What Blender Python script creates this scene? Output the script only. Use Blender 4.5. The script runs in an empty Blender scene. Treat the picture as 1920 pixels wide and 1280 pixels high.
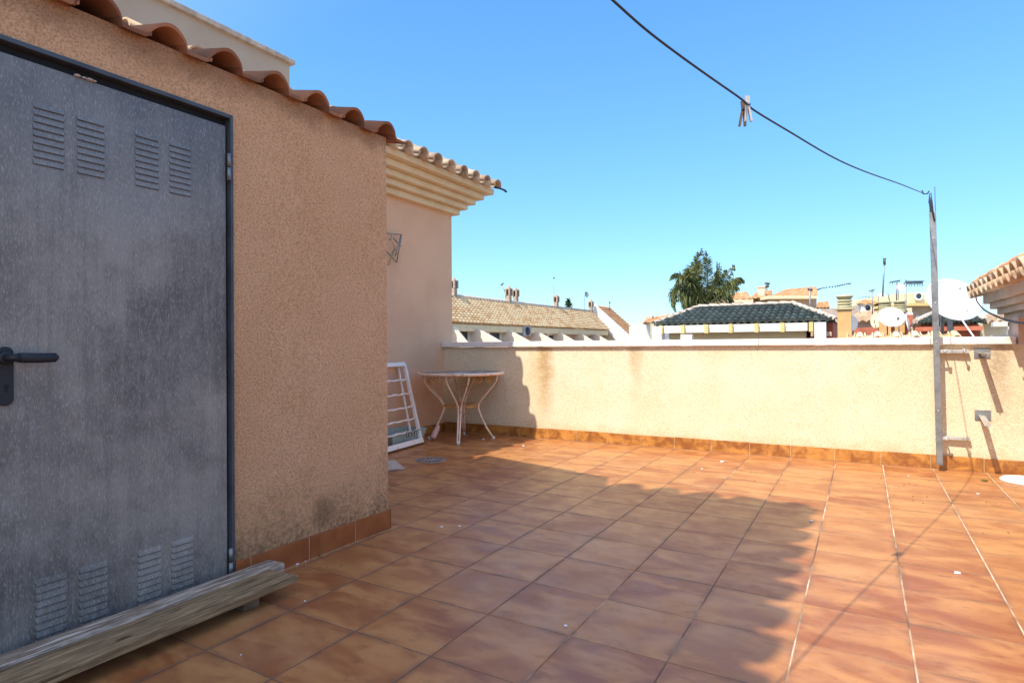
import bpy, math, random
from mathutils import Matrix, Vector
random.seed(7)
R = math.radians
sc = bpy.context.scene
col = sc.collection

# ------------------------------------------------------------------ camera
FPX = 1116.5
CR = Vector((0.861495815, 0.507711244, -0.007365692))
CU = Vector((0.009270373, -0.001223171, 0.999956281))
CF = Vector((-0.507680037, 0.861526434, 0.005760429))
CAM = Vector((0, 0, 1.0))
cd = bpy.data.cameras.new('camera'); cam = bpy.data.objects.new('camera', cd); col.objects.link(cam)
cam.matrix_world = Matrix(((CR.x, CU.x, -CF.x, 0), (CR.y, CU.y, -CF.y, 0), (CR.z, CU.z, -CF.z, 1.0), (0, 0, 0, 1)))
cd.sensor_width = 36; cd.lens = FPX / 1920 * 36; cd.clip_start = .02; cd.clip_end = 3000
sc.camera = cam

# ------------------------------------------------------------------ sky, sun, exposure
WARM_FILL = 5.0
SUN = Vector((-.26, -.76, 1.0)).normalized()
w = bpy.data.worlds.new('World'); sc.world = w; w.use_nodes = True
wn = w.node_tree.nodes; wl = w.node_tree.links; wn.clear()
sky = wn.new('ShaderNodeTexSky'); sky.sky_type = 'NISHITA'; sky.sun_disc = False
sky.sun_elevation = math.asin(SUN.z); sky.sun_rotation = math.atan2(SUN.x, SUN.y)
sky.altitude = 0; sky.air_density = 1.0; sky.dust_density = .1; sky.ozone_density = 1.5
bg = wn.new('ShaderNodeBackground'); bg.inputs[1].default_value = .13
wo = wn.new('ShaderNodeOutputWorld')
hs = wn.new('ShaderNodeHueSaturation'); hs.inputs['Saturation'].default_value = 1.22; wl.new(sky.outputs[0], hs.inputs['Color'])
lu = wn.new('ShaderNodeRGBToBW'); wl.new(sky.outputs[0], lu.inputs[0])      # soften the span between zenith and horizon
ma = wn.new('ShaderNodeMath'); ma.operation = 'MULTIPLY_ADD'; wl.new(lu.outputs[0], ma.inputs[0]); ma.inputs[1].default_value = .135; ma.inputs[2].default_value = .58
dvn = wn.new('ShaderNodeVectorMath'); dvn.operation = 'DIVIDE'; wl.new(hs.outputs[0], dvn.inputs[0]); wl.new(ma.outputs[0], dvn.inputs[1])
tn = wn.new('ShaderNodeVectorMath'); tn.operation = 'MULTIPLY'; wl.new(dvn.outputs[0], tn.inputs[0]); 
tl = wn.new('ShaderNodeVectorMath'); tl.operation = 'MULTIPLY_ADD'; wl.new(lu.outputs[0], tl.inputs[0]); tl.inputs[1].default_value = (-.008, 0, .03); tl.inputs[2].default_value = (.85, 1, .98); wl.new(tl.outputs[0], tn.inputs[1]) 
# warm glow added round the sun, behind the viewer, to lift the shade
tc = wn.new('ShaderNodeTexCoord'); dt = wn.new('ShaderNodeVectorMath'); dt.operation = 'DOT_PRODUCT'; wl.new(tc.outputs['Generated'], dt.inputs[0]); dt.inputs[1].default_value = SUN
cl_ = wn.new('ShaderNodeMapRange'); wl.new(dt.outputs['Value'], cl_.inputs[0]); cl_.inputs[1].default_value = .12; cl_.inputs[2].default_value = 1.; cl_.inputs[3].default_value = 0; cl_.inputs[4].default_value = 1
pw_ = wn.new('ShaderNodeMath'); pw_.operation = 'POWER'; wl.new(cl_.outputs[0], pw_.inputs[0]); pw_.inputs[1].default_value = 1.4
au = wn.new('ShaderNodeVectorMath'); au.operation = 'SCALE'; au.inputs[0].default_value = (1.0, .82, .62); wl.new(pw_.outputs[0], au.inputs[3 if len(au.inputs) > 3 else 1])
sc2 = wn.new('ShaderNodeVectorMath'); sc2.operation = 'SCALE'; wl.new(au.outputs[0], sc2.inputs[0]); sc2.inputs['Scale'].default_value = WARM_FILL
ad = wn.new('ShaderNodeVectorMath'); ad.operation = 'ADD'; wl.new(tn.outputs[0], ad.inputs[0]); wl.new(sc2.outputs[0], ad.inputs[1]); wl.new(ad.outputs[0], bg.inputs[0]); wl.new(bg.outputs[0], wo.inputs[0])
sd = bpy.data.lights.new('sun', 'SUN'); sd.energy = 3.2; sd.angle = R(.4); sd.color = (1, .93, .8)
so = bpy.data.objects.new('sun', sd); col.objects.link(so)
so.rotation_euler = SUN.to_track_quat('Z', 'Y').to_euler()
sc.view_settings.view_transform = 'Standard'; sc.view_settings.look = 'None'
sc.view_settings.gamma = 1; sc.view_settings.exposure = .95

# ------------------------------------------------------------------ helpers
def at(px, py, **k):
    """world point on the ray of a photo pixel, on a plane X=, Y=, Z= or at depth s="""
    d = CR * ((px - 960) / FPX) + CU * (-(py - 640) / FPX) + CF
    if 'X' in k: t = k['X'] / d.x
    elif 'Y' in k: t = k['Y'] / d.y
    elif 'Z' in k: t = (k['Z'] - 1) / d.z
    else: t = k['s']
    return CAM + d * t

def tag(o, label=None, cat=None, group=None, kind=None):
    if label: o['label'] = label
    if cat: o['category'] = cat
    if group: o['group'] = group
    if kind: o['kind'] = kind
    return o

def W(o):
    m = Matrix.Identity(4)
    while o is not None:
        m = o.matrix_basis @ m; o = o.parent
    return m

def thing(name, loc, label, cat, group=None, rz=0):
    o = bpy.data.objects.new(name, None); col.objects.link(o)
    o.location = loc; o.rotation_euler = (0, 0, rz); o.empty_display_size = .1
    return tag(o, label, cat, group)

class MB:
    def __init__(s, M=None): s.v = []; s.f = []; s.uv = []; s.M = M; s.sm = []
    def vert(s, p):
        p = Vector(p)
        if s.M is not None: p = s.M @ p
        s.v.append(p); return len(s.v) - 1
    def face(s, pts, uv=None, sm=False):
        s.f.append([s.vert(p) for p in pts]); s.uv.append(uv); s.sm.append(sm)
    def facei(s, idx, uv=None, sm=False): s.f.append(list(idx)); s.uv.append(uv); s.sm.append(sm)
    def box(s, x0, x1, y0, y1, z0, z1):
        i = [s.vert(p) for p in [(x0,y0,z0),(x1,y0,z0),(x1,y1,z0),(x0,y1,z0),(x0,y0,z1),(x1,y0,z1),(x1,y1,z1),(x0,y1,z1)]]
        for q in [(0,3,2,1),(4,5,6,7),(0,1,5,4),(1,2,6,5),(2,3,7,6),(3,0,4,7)]: s.facei([i[k] for k in q])
        return s
    def obox(s, c, ax, ay, az):
        """oriented box from centre and three half-axis vectors"""
        c = Vector(c); ax = Vector(ax); ay = Vector(ay); az = Vector(az)
        i = [s.vert(c + a*ax + b*ay + d*az) for d in (-1,1) for (a,b) in ((-1,-1),(1,-1),(1,1),(-1,1))]
        for q in [(0,3,2,1),(4,5,6,7),(0,1,5,4),(1,2,6,5),(2,3,7,6),(3,0,4,7)]: s.facei([i[k] for k in q])
        return s
    def prism(s, pts, d):
        """polygon (list of points) extruded by vector d"""
        d = Vector(d); n = len(pts)
        a = [s.vert(p) for p in pts]; b = [s.vert(Vector(p) + d) for p in pts]
        s.facei(a[::-1]); s.facei(b)
        for k in range(n): s.facei([a[k], a[(k+1) % n], b[(k+1) % n], b[k]])
        return s
    def tube(s, path, r, n=8, caps=True, closed=False):
        path = [Vector(p) for p in path]; rings = []; m = len(path)
        up = Vector((0,0,1)); prev = None
        for k, p in enumerate(path):
            a = path[k-1] if (k > 0 or closed) else p; b = path[(k+1) % m] if (k < m-1 or closed) else p
            t = (b - a).normalized()
            if prev is None:
                x = t.cross(up)
                if x.length < .05: x = t.cross(Vector((1,0,0)))
                x.normalize()
            else:
                x = (prev - t * prev.dot(t)).normalized()
            prev = x; y = t.cross(x); rr = r[k] if isinstance(r, (list, tuple)) else r
            rings.append([s.vert(p + (x*math.cos(2*math.pi*j/n) + y*math.sin(2*math.pi*j/n)) * rr) for j in range(n)])
        for k in range(m if closed else m-1):
            A = rings[k]; B = rings[(k+1) % m]
            for j in range(n): s.facei([A[j], A[(j+1)%n], B[(j+1)%n], B[j]], sm=True)
        if caps and not closed: s.facei(rings[0][::-1]); s.facei(rings[-1])
        return s
    def lathe(s, c, prof, n=32, T=None):
        """profile [(r,z)] about z through c; T an optional 3x3 turn"""
        c = Vector(c); rings = []
        for (r, z) in prof:
            if r < 1e-6:
                p = Vector((0,0,z)); p = T @ p if T else p
                rings.append([s.vert(c + p)]); continue
            ring = []
            for j in range(n):
                p = Vector((r*math.cos(2*math.pi*j/n), r*math.sin(2*math.pi*j/n), z))
                if T: p = T @ p
                ring.append(s.vert(c + p))
            rings.append(ring)
        for a, b in zip(rings, rings[1:]):
            for j in range(n):
                k = (j+1) % n
                if len(a) == 1 and len(b) == 1: break
                if len(a) == 1: s.facei([a[0], b[k], b[j]], sm=True)
                elif len(b) == 1: s.facei([a[j], a[k], b[0]], sm=True)
                else: s.facei([a[j], a[k], b[k], b[j]], sm=True)
        return s
    def build(s, name, mat, parent=None, bevel=0, solid=0, fix=True):
        inv = W(parent).inverted() if parent else None
        vs = [(inv @ p) if inv else p for p in s.v]
        org = Vector((0,0,0))
        if parent is None:
            org = Vector((sum(p.x for p in vs)/len(vs), sum(p.y for p in vs)/len(vs), min(p.z for p in vs)))
            vs = [p - org for p in vs]
        me = bpy.data.meshes.new(name); me.from_pydata([tuple(p) for p in vs], [], s.f)
        if any(u for u in s.uv):
            L = me.uv_layers.new(name='UVMap'); k = 0
            for f, u in zip(s.f, s.uv):
                for j in range(len(f)):
                    L.data[k].uv = u[j] if u else (0, 0); k += 1
        for p, q in zip(me.polygons, s.sm): p.use_smooth = q
        me.materials.append(mat)
        o = bpy.data.objects.new(name, me); col.objects.link(o)
        if parent: o.parent = parent
        else: o.location = org
        if fix:
            import bmesh
            bm = bmesh.new(); bm.from_mesh(me)
            if fix == 'weld': bmesh.ops.remove_doubles(bm, verts=bm.verts, dist=1e-5)
            bmesh.ops.recalc_face_normals(bm, faces=bm.faces); bm.to_mesh(me); bm.free()
        if solid:
            m = o.modifiers.new('solid', 'SOLIDIFY'); m.thickness = solid; m.offset = 0
        if bevel:
            m = o.modifiers.new('bevel', 'BEVEL'); m.width = bevel; m.segments = 2; m.limit_method = 'ANGLE'; m.angle_limit = R(40)
        return o

def copy_tree(o, parent=None):
    c = o.copy(); col.objects.link(c); c.parent = parent
    for ch in [x for x in bpy.data.objects if x.parent == o]: copy_tree(ch, c)
    return c

# ------------------------------------------------------------------ materials
class NT:
    def __init__(s, name):
        s.m = bpy.data.materials.new(name); s.m.use_nodes = True
        s.t = s.m.node_tree; s.t.nodes.clear()
        s.out = s.n('ShaderNodeOutputMaterial'); s.b = s.n('ShaderNodeBsdfPrincipled')
        s.l(s.b.outputs[0], s.out.inputs[0])
    def n(s, k, **kw):
        x = s.t.nodes.new(k)
        for a, b in kw.items(): setattr(x, a, b)
        return x
    def l(s, a, b): s.t.links.new(a, b)
    def put(s, sock, v):
        if hasattr(v, 'node'): s.l(v, sock)
        else:
            if isinstance(v, tuple) and len(v) == 3 and len(sock.default_value) == 4: v = (*v, 1)
            sock.default_value = v
    def pos(s): return s.n('ShaderNodeNewGeometry').outputs['Position']
    def obj(s): return s.n('ShaderNodeTexCoord').outputs['Object']
    def uv(s): return s.n('ShaderNodeTexCoord').outputs['UV']
    def scale(s, v, k):
        x = s.n('ShaderNodeVectorMath', operation='MULTIPLY'); s.l(v, x.inputs[0]); x.inputs[1].default_value = k; return x.outputs[0]
    def add(s, v, k):
        x = s.n('ShaderNodeVectorMath', operation='ADD'); s.l(v, x.inputs[0]); s.put(x.inputs[1], k); return x.outputs[0]
    def noise(s, v, sc_, det=4, rough=.55, dist=0, o=0):
        x = s.n('ShaderNodeTexNoise'); s.l(v, x.inputs['Vector']); x.inputs['Scale'].default_value = sc_
        x.inputs['Detail'].default_value = det; x.inputs['Roughness'].default_value = rough; x.inputs['Distortion'].default_value = dist
        return x.outputs[o]
    def vor(s, v, sc_, feat='F1', o='Distance'):
        x = s.n('ShaderNodeTexVoronoi', feature=feat); s.l(v, x.inputs['Vector']); x.inputs['Scale'].default_value = sc_; return x.outputs[o]
    def white(s, v):
        x = s.n('ShaderNodeTexWhiteNoise'); s.l(v, x.inputs['Vector']); return x.outputs[0], x.outputs[1]
    def ramp(s, f, a, b, lo=0., hi=1.):
        x = s.n('ShaderNodeMapRange'); x.clamp = True; x.interpolation_type = 'SMOOTHSTEP'
        s.put(x.inputs[0], f); x.inputs[1].default_value = a; x.inputs[2].default_value = b; x.inputs[3].default_value = lo; x.inputs[4].default_value = hi
        return x.outputs[0]
    def m2(s, op, a, b=0., c=None):
        x = s.n('ShaderNodeMath', operation=op); s.put(x.inputs[0], a); s.put(x.inputs[1], b)
        if c is not None: s.put(x.inputs[2], c)
        return x.outputs[0]
    def mix(s, f, a, b, mode='MIX'):
        x = s.n('ShaderNodeMix', data_type='RGBA', blend_type=mode); s.put(x.inputs[0], f); s.put(x.inputs[6], a); s.put(x.inputs[7], b); return x.outputs[2]
    def sep(s, v):
        x = s.n('ShaderNodeSeparateXYZ'); s.l(v, x.inputs[0]); return x.outputs
    def comb(s, a, b, c):
        x = s.n('ShaderNodeCombineXYZ')
        for i, q in enumerate((a, b, c)): s.put(x.inputs[i], q)
        return x.outputs[0]
    def bump(s, h, strength=.5, dist=.01):
        x = s.n('ShaderNodeBump'); x.inputs['Strength'].default_value = strength; x.inputs['Distance'].default_value = dist
        s.put(x.inputs['Height'], h); s.l(x.outputs[0], s.b.inputs['Normal']); return x
    def done(s, colr, rough=.7, metal=0., spec=.5):
        s.put(s.b.inputs['Base Color'], colr); s.put(s.b.inputs['Roughness'], rough); s.put(s.b.inputs['Metallic'], metal)
        s.b.inputs['Specular IOR Level'].default_value = spec; return s.m

def plain(name, c, c2=None, rough=.6, metal=0., scale=12, bump=.15, bs=60, bd=.003, spec=.5, thr=(.35, .7)):
    t = NT(name); v = t.obj(); c2 = c2 or tuple(x*.72 for x in c)
    f = t.ramp(t.noise(v, scale, 5, .6), thr[0], thr[1])
    if bump: t.bump(t.noise(v, bs, 4), bump, bd)
    return t.done(t.mix(f, c, c2), rough, metal, spec)

def stucco(name, c, c2, grain=95, bump=.6, bd=.006, extra=None, spk=(.38, .62), pit=.75, blot=None):
    t = NT(name); v = t.pos()
    g = t.noise(v, grain, 5, .66, .35); g2 = t.noise(v, grain*2.3, 2, .5)
    big = t.ramp(t.noise(v, 2.2, 4, .6), .3, .7)
    cc = t.mix(big, c, c2)
    pits = t.ramp(g, spk[0], spk[1])
    cc = t.mix(t.m2('MULTIPLY', t.m2('SUBTRACT', 1., pits), pit), cc, tuple(x*.5 for x in c2))
    cc = t.mix(t.m2('MULTIPLY', t.ramp(g, spk[1]-.04, spk[1]+.12), .45), cc, tuple(min(1, x*1.25+.03) for x in c))
    if extra: cc = extra(t, v, cc)
    t.bump(t.m2('ADD', g, t.m2('MULTIPLY', g2, .4)), bump, bd)
    return t.done(cc, .95, 0, .2)

# shed wall: coarse orange roughcast with mould above the skirting
def shed_extra(t, v, cc):
    x, y, z = t.sep(v)[:3]
    nz = t.noise(v, 5.5, 6, .7); fine = t.noise(v, 60, 3, .7)
    k = t.m2('SUBTRACT', t.m2('ADD', t.m2('MULTIPLY', nz, .55), t.m2('MULTIPLY', fine, .35)), t.m2('MULTIPLY', z, 1.0))
    k = t.ramp(k, .03, .46)
    k = t.m2('MULTIPLY', k, t.ramp(fine, .3, .65, .35, 1.))
    cc = t.mix(t.m2('MULTIPLY', k, .85), cc, (.085, .062, .03))
    # one darker mould blot
    dy = t.m2('SUBTRACT', y, 2.02); dz = t.m2('SUBTRACT', z, .205)
    r = t.m2('ADD', t.m2('POWER', t.m2('DIVIDE', dy, .085), 2.), t.m2('POWER', t.m2('DIVIDE', dz, .09), 2.))
    r = t.m2('ADD', r, t.m2('MULTIPLY', t.noise(v, 22, 4), 1.8))
    cc = t.mix(t.ramp(r, 2.1, .7, 0., .5), cc, (.08, .06, .025))
    # darker brown line under the eave tiles
    k2 = t.m2('ADD', z, t.m2('MULTIPLY', t.noise(v, 9, 4), .16))
    return t.mix(t.ramp(k2, 2.08, 2.2, 0, .5), cc, (.2, .09, .045))
M_shed = stucco('shed_stucco', (.92, .5, .275), (.84, .44, .225), 120, 1., .014, shed_extra, (.36, .54), .55)

def par_extra(t, v, cc):
    x, y, z = t.sep(v)[:3]
    wob = t.noise(v, 7, 5, .6); fine = t.noise(v, 40, 4, .6)
    for (x0, wd, zb, a, c) in ((-2.93, .13, .18, .75, (.36, .2, .07)), (-1.93, .1, .45, .6, (.38, .24, .1)), (.9, .11, .35, .6, (.24, .17, .11)), (-1.2, .16, .6, .25, (.4, .28, .1)), (-3.02, .2, .1, .35, (.5, .34, .09))):
        d = t.m2('ABSOLUTE', t.m2('SUBTRACT', t.m2('ADD', x, t.m2('MULTIPLY', t.m2('SUBTRACT', wob, .5), wd*1.6)), x0))
        k = t.ramp(d, wd, wd*.1, 0, 1)
        k = t.m2('MULTIPLY', k, t.ramp(t.m2('ADD', z, t.m2('MULTIPLY', wob, .35)), zb+.05, zb+.75))
        k = t.m2('MULTIPLY', k, t.ramp(fine, .25, .65, .5, 1.))
        cc = t.mix(t.m2('MULTIPLY', k, a), cc, c)
    # damp line along the skirting and patches
    k = t.m2('ADD', z, t.m2('MULTIPLY', wob, .25))
    cc = t.mix(t.ramp(k, .33, .2, 0, .35), cc, (.42, .3, .12))
    return t.mix(t.ramp(t.noise(v, 1.6, 5, .65), .5, .75, 0, .35), cc, (.6, .42, .2))
M_par = stucco('parapet_stucco', (.78, .66, .47), (.74, .6, .4), 85, .6, .006, par_extra, (.34, .56), .42)
M_wall = stucco('house_stucco', (.78, .48, .3), (.7, .42, .26), 120, .3, .003, None, (.3, .6), .3)
M_big = stucco('block_stucco', (.56, .43, .32), (.5, .37, .27), 120, .3, .003, None, (.3, .6), .25)
M_cream = plain('cream_moulding', (.74, .57, .35), (.66, .48, .27), .8, 0, 3)
M_cream_r = plain('stone_moulding', (.5, .4, .32), (.4, .31, .24), .8, 0, 3)
M_white = plain('white_paint', (.8, .79, .75), (.66, .63, .56), .6, 0, 4, .1)
M_coping = plain('coping_stone', (.78, .74, .68), (.55, .47, .38), .65, 0, 9, .2, thr=(.52, .85))

# terracotta floor tiles
def floor_mat():
    t = NT('terrace_tiles'); v = t.pos(); x, y, z = t.sep(v)[:3]
    PX, PY, X0, Y0 = .3352, .3402, -.205, 1.522
    u = t.m2('DIVIDE', t.m2('SUBTRACT', x, X0), PX); w_ = t.m2('DIVIDE', t.m2('SUBTRACT', y, Y0), PY)
    wob = t.noise(v, 22., 4)
    def edge(q, p):
        f = t.m2('FRACT', q); return t.m2('MULTIPLY', t.m2('MINIMUM', f, t.m2('SUBTRACT', 1., f)), p)
    ex = edge(u, PX); ey = edge(w_, PY)
    cell = t.comb(t.m2('FLOOR', u), t.m2('FLOOR', w_), 0.)
    rnd, rc = t.white(cell)
    sh = t.n('ShaderNodeVectorMath', operation='MULTIPLY'); t.l(rc, sh.inputs[0]); sh.inputs[1].default_value = (40, 40, 40)
    loc = t.add(t.scale(v, (1., 1.9, 1.)), sh.outputs[0])
    n1 = t.noise(loc, 3.6, 4, .5, .6); n2 = t.noise(loc, 12, 4, .6)
    c = t.mix(t.ramp(n1, .33, .68), (.29, .088, .028), (.48, .21, .07))
    c = t.mix(t.ramp(n2, .48, .75, 0, .6), c, (.22, .07, .022))
    c = t.mix(t.ramp(rnd, 0, 1, 0, .3), c, (.56, .27, .09))
    # dusty bloom
    c = t.mix(t.ramp(t.noise(v, 1.3, 5, .6), .5, .8, 0, .18), c, (.5, .36, .25))
    c = t.mix(t.m2('MULTIPLY', t.ramp(t.m2('MINIMUM', ex, ey), .03, .0, 0, .55), t.ramp(t.noise(v, 4.5, 5, .7), .42, .62)), c, (.16, .075, .04))
    c = t.mix(t.ramp(t.noise(v, 55, 4, .7), .6, .75, 0, .25), c, (.62, .36, .16))
    gx = t.ramp(t.m2('ADD', ex, t.m2('MULTIPLY', t.m2('SUBTRACT', wob, .5), .005)), .004, .002)
    gy = t.ramp(t.m2('ADD', ey, t.m2('MULTIPLY', t.m2('SUBTRACT', wob, .5), .005)), .003, .0014)
    grout = t.m2('MAXIMUM', gx, gy)
    # joints: painted pale on the sunny side, dark on the shaded one, unevenly dirty
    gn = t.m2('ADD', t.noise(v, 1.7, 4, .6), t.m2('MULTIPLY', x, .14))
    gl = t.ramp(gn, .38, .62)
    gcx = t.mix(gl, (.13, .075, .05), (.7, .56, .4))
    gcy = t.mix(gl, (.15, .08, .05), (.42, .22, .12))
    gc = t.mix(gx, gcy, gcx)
    c = t.mix(t.m2('MULTIPLY', grout, t.ramp(t.noise(v, 11, 4), .3, .62, .3, 1.)), c, gc)
    # specks of dirt
    sp = t.vor(v, 26); spm = t.m2('MULTIPLY', t.ramp(sp, .11, .06), t.ramp(t.noise(v, 2.3, 2), .5, .62))
    c = t.mix(t.m2('MULTIPLY', spm, .5), c, (.1, .05, .03))
    rough = t.m2('ADD', t.ramp(t.noise(v, 6, 5, .7), .3, .75, .3, .5), t.m2('MULTIPLY', grout, .4))
    h = t.m2('SUBTRACT', t.m2('MULTIPLY', n1, .25), t.m2('MAXIMUM', t.ramp(ex, .006, .001), t.ramp(ey, .005, .001)))
    tilt = t.m2('ADD', t.m2('MULTIPLY', t.m2('SUBTRACT', t.m2('FRACT', u), .5), t.m2('SUBTRACT', t.sep(rc)[0], .5)), t.m2('MULTIPLY', t.m2('SUBTRACT', t.m2('FRACT', w_), .5), t.m2('SUBTRACT', t.sep(rc)[1], .5)))
    t.bump(t.m2('ADD', h, t.m2('MULTIPLY', tilt, 1.6)), .55, .003)
    return t.done(c, rough, 0, .5)
M_floor = floor_mat()

def skirt_mat():
    t = NT('skirting_tiles'); v = t.pos(); n = t.noise(v, 9, 5, .65, .5)
    c = t.mix(t.ramp(n, .35, .65), (.25, .085, .018), (.52, .23, .05))
    t.bump(n, .15, .002)
    return t.done(c, .38, 0, .5)
M_skirt = skirt_mat()
M_skirt_brown = plain('skirting_tile_brown', (.36, .11, .035), (.25, .07, .02), .4, 0, 6, .1)  # plain reddish-brown skirting tile of the shed
M_grout = plain('pale_grout', (.62, .48, .28), (.4, .27, .18), .9, 0, 20)

def door_mat():
    t = NT('galvanised_door'); v = t.pos()
    vs = t.scale(v, (1., 1., .24))
    fine = t.noise(vs, 270, 4, .75); mid = t.noise(vs, 60, 4, .7); big = t.noise(v, 2.4, 6, .65)
    sp = t.ramp(fine, .5, .75)
    c = t.mix(t.ramp(big, .35, .68), (.12, .107, .096), (.31, .272, .23))
    strk = t.noise(t.scale(v, (1., 1., .035)), 30, 4, .7)
    c = t.mix(t.ramp(mid, .4, .7, 0, .5), c, (.27, .25, .23))
    c = t.mix(t.ramp(strk, .45, .75, 0, .4), c, (.11, .1, .095))
    c = t.mix(t.ramp(strk, .42, .25, 0, .3), c, (.34, .31, .28))
    z = t.sep(v)[2]
    c = t.mix(t.ramp(t.m2('ADD', z, t.m2('MULTIPLY', big, .9)), 1.75, 2.35, 0, .5), c, (.11, .135, .17))  # sky reflection painted in: bluer toward the top of the door
    c = t.mix(t.m2('MULTIPLY', sp, .62), c, (.56, .52, .48)); c = t.mix(t.ramp(fine, .46, .25, 0, .5), c, (.07, .07, .08))
    t.bump(fine, .12, .001)
    return t.done(c, t.ramp(mid, .3, .7, .45, .65), .08, .4)
M_door = door_mat()
M_frame = plain('dark_grey_frame', (.075, .085, .1), (.05, .055, .07), .5, .3, 9)
M_black = plain('black_plastic', (.007, .009, .014), (.011, .012, .018), .55, 0, 20, .05)
M_dark = plain('dark_gap', (.01, .012, .02), None, .9)
M_steel = plain('galvanised_steel', (.3, .31, .31), (.19, .2, .2), .5, .65, 14, .1)
M_steel_l = plain('bright_zinc', (.62, .61, .57), (.42, .41, .38), .45, .6, 20, .1)
M_cable = plain('dark_cable', (.02, .025, .04), None, .6)
M_peg = plain('grey_peg_wood', (.5, .49, .5), (.36, .35, .35), .7, 0, 30)
M_peg_b = plain('brown_peg_wood', (.14, .09, .065), (.09, .06, .045), .7, 0, 30)
M_iron = plain('cream_enamel_rusty', (.82, .62, .47), (.5, .22, .07), .5, 0, 16, .15, thr=(.52, .72))
M_rust = plain('rusty_cream_rail', (.7, .4, .12), (.42, .17, .04), .6, 0, 20, .2)
def mosaic_mat():
    t = NT('mosaic_top'); v = t.obj(); cc = t.vor(v, 34, 'F1', 'Color'); e = t.vor(v, 34, 'DISTANCE_TO_EDGE')
    a = t.sep(cc)[0]
    big = t.ramp(t.noise(v, 5, 2), .5, .58)
    c = t.mix(big, (.1, .095, .11), (.42, .38, .36)); c = t.mix(t.m2('MULTIPLY', a, .5), c, (.2, .19, .2))
    c = t.mix(t.ramp(e, .06, .03), c, (.3, .27, .25))
    return t.done(c, .3)
M_mosaic = mosaic_mat()
M_rackw = plain('white_paint_rusting', (.86, .76, .68), (.62, .36, .16), .6, 0, 11, .2, thr=(.6, .78))
M_tub = plain('pale_green_plastic', (.36, .43, .4), (.3, .36, .33), .5)
M_pink = plain('pink_plastic', (.72, .44, .38), (.6, .34, .28), .5)
M_stone = plain('pale_stone', (.55, .45, .38), (.4, .31, .25), .8, 0, 14, .3)
M_drain = plain('dull_metal_drain', (.42, .36, .33), (.3, .24, .21), .45, .5, 30)
M_chip = plain('white_flake', (.85, .84, .84), (.7, .68, .68), .7, 0, 60)
M_leaf = plain('dry_leaf', (.2, .15, .03), (.1, .07, .02), .8)

def wood_mat(name, a, b, c3):
    t = NT(name); v = t.obj()
    vs = t.scale(v, (9., .55, 9.)); g = t.noise(vs, 9, 6, .65, .6); g2 = t.noise(t.scale(v, (30., .8, 30.)), 10, 3, .6)
    c = t.mix(t.ramp(g, .42, .58), a, b)
    c = t.mix(t.ramp(g2, .45, .62, 0, .8), c, c3)
    c = t.mix(t.ramp(t.noise(t.scale(v, (14., .4, 14.)), 5, 4, .7), .56, .62, 0, .85), c, tuple(x*.3 for x in a))
    kn = t.vor(t.scale(v, (9., 2.2, 3.)), 1.6)
    c = t.mix(t.ramp(kn, .12, .05, 0, .85), c, (.05, .03, .015))
    t.bump(t.m2('ADD', g, t.m2('MULTIPLY', g2, .5)), .9, .006)
    return t.done(c, .85, 0, .2)
M_wood = wood_mat('weathered_wood', (.27, .17, .09), (.42, .28, .15), (.14, .1, .05))
M_wood2 = wood_mat('silvered_wood', (.32, .23, .16), (.62, .5, .4), (.14, .09, .06))

def tile_mat(name, cols, rough=.8, dirt=(.1, .07, .05), spec=.3, da=.6):
    t = NT(name); uvv = t.uv(); v = t.obj(); x, y, z = t.sep(uvv)[:3]
    cell = t.comb(t.m2('FLOOR', x), t.m2('FLOOR', y), 0.); r, rc = t.white(cell)
    c = t.mix(t.ramp(r, .2, .75), cols[0], cols[1])
    c = t.mix(t.ramp(t.m2('FRACT', t.m2('MULTIPLY', r, 7.3)), .55, .95, 0, .8), c, cols[2])
    n = t.noise(v, 9, 6, .7)
    c = t.mix(t.ramp(n, .45, .66, 0, da), c, dirt)
    t.bump(t.noise(v, 40, 4), .3, .004)
    return t.done(c, rough, 0, spec)
M_terra = tile_mat('terracotta_roof', [(.3, .12, .06), (.4, .17, .085), (.22, .09, .05)], .9, (.13, .1, .075))
M_sand = tile_mat('sand_roof_tiles', [(.9, .7, .42), (.86, .62, .36), (.68, .38, .17)], .85, (.6, .4, .2), .3, .3)
M_buff = tile_mat('buff_roof_tiles', [(.68, .52, .36), (.58, .4, .25), (.46, .31, .2)], .9, (.26, .19, .13))
M_orange = tile_mat('orange_roof_tiles', [(.62, .34, .16), (.68, .4, .2), (.5, .25, .12)], .85, (.3, .15, .08))
M_green = tile_mat('green_glazed_tiles', [(.038, .05, .045), (.055, .07, .062), (.025, .032, .029)], .35, (.06, .08, .07), .5)
M_ridge = plain('ridge_mortar', (.6, .5, .4), (.4, .31, .24), .85, 0, 8)
M_glass = plain('dark_window', (.03, .035, .04), (.05, .055, .06), .15, 0, 3, 0)
M_yel = plain('ochre_post', (.66, .5, .2), (.56, .4, .15), .8)
M_och = plain('ochre_stucco', (.66, .4, .17), (.56, .32, .13), .85, 0, 5, .3)
M_vent = plain('olive_concrete', (.5, .45, .27), (.38, .34, .2), .85, 0, 6)
M_pale = plain('pale_yellow_stucco', (.74, .62, .4), (.68, .55, .34), .85, 0, 4)
M_pinkw = plain('pink_beige_stucco', (.6, .42, .32), (.52, .36, .27), .85, 0, 4)
M_aged = plain('aged_render', (.42, .32, .24), (.3, .22, .16), .9, 0, 8)
M_fin = plain('pale_side_wall', (.8, .66, .52), (.74, .6, .46), .85, 0, 4)
M_red = plain('brick_red_paint', (.5, .15, .08), (.38, .1, .05), .8, 0, 4)
M_dish = plain('white_dish', (.86, .86, .86), (.8, .79, .77), .4, 0, 3, 0)
M_dish_g = plain('grey_dish', (.32, .34, .38), None, .5, 0, 5, 0)
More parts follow.
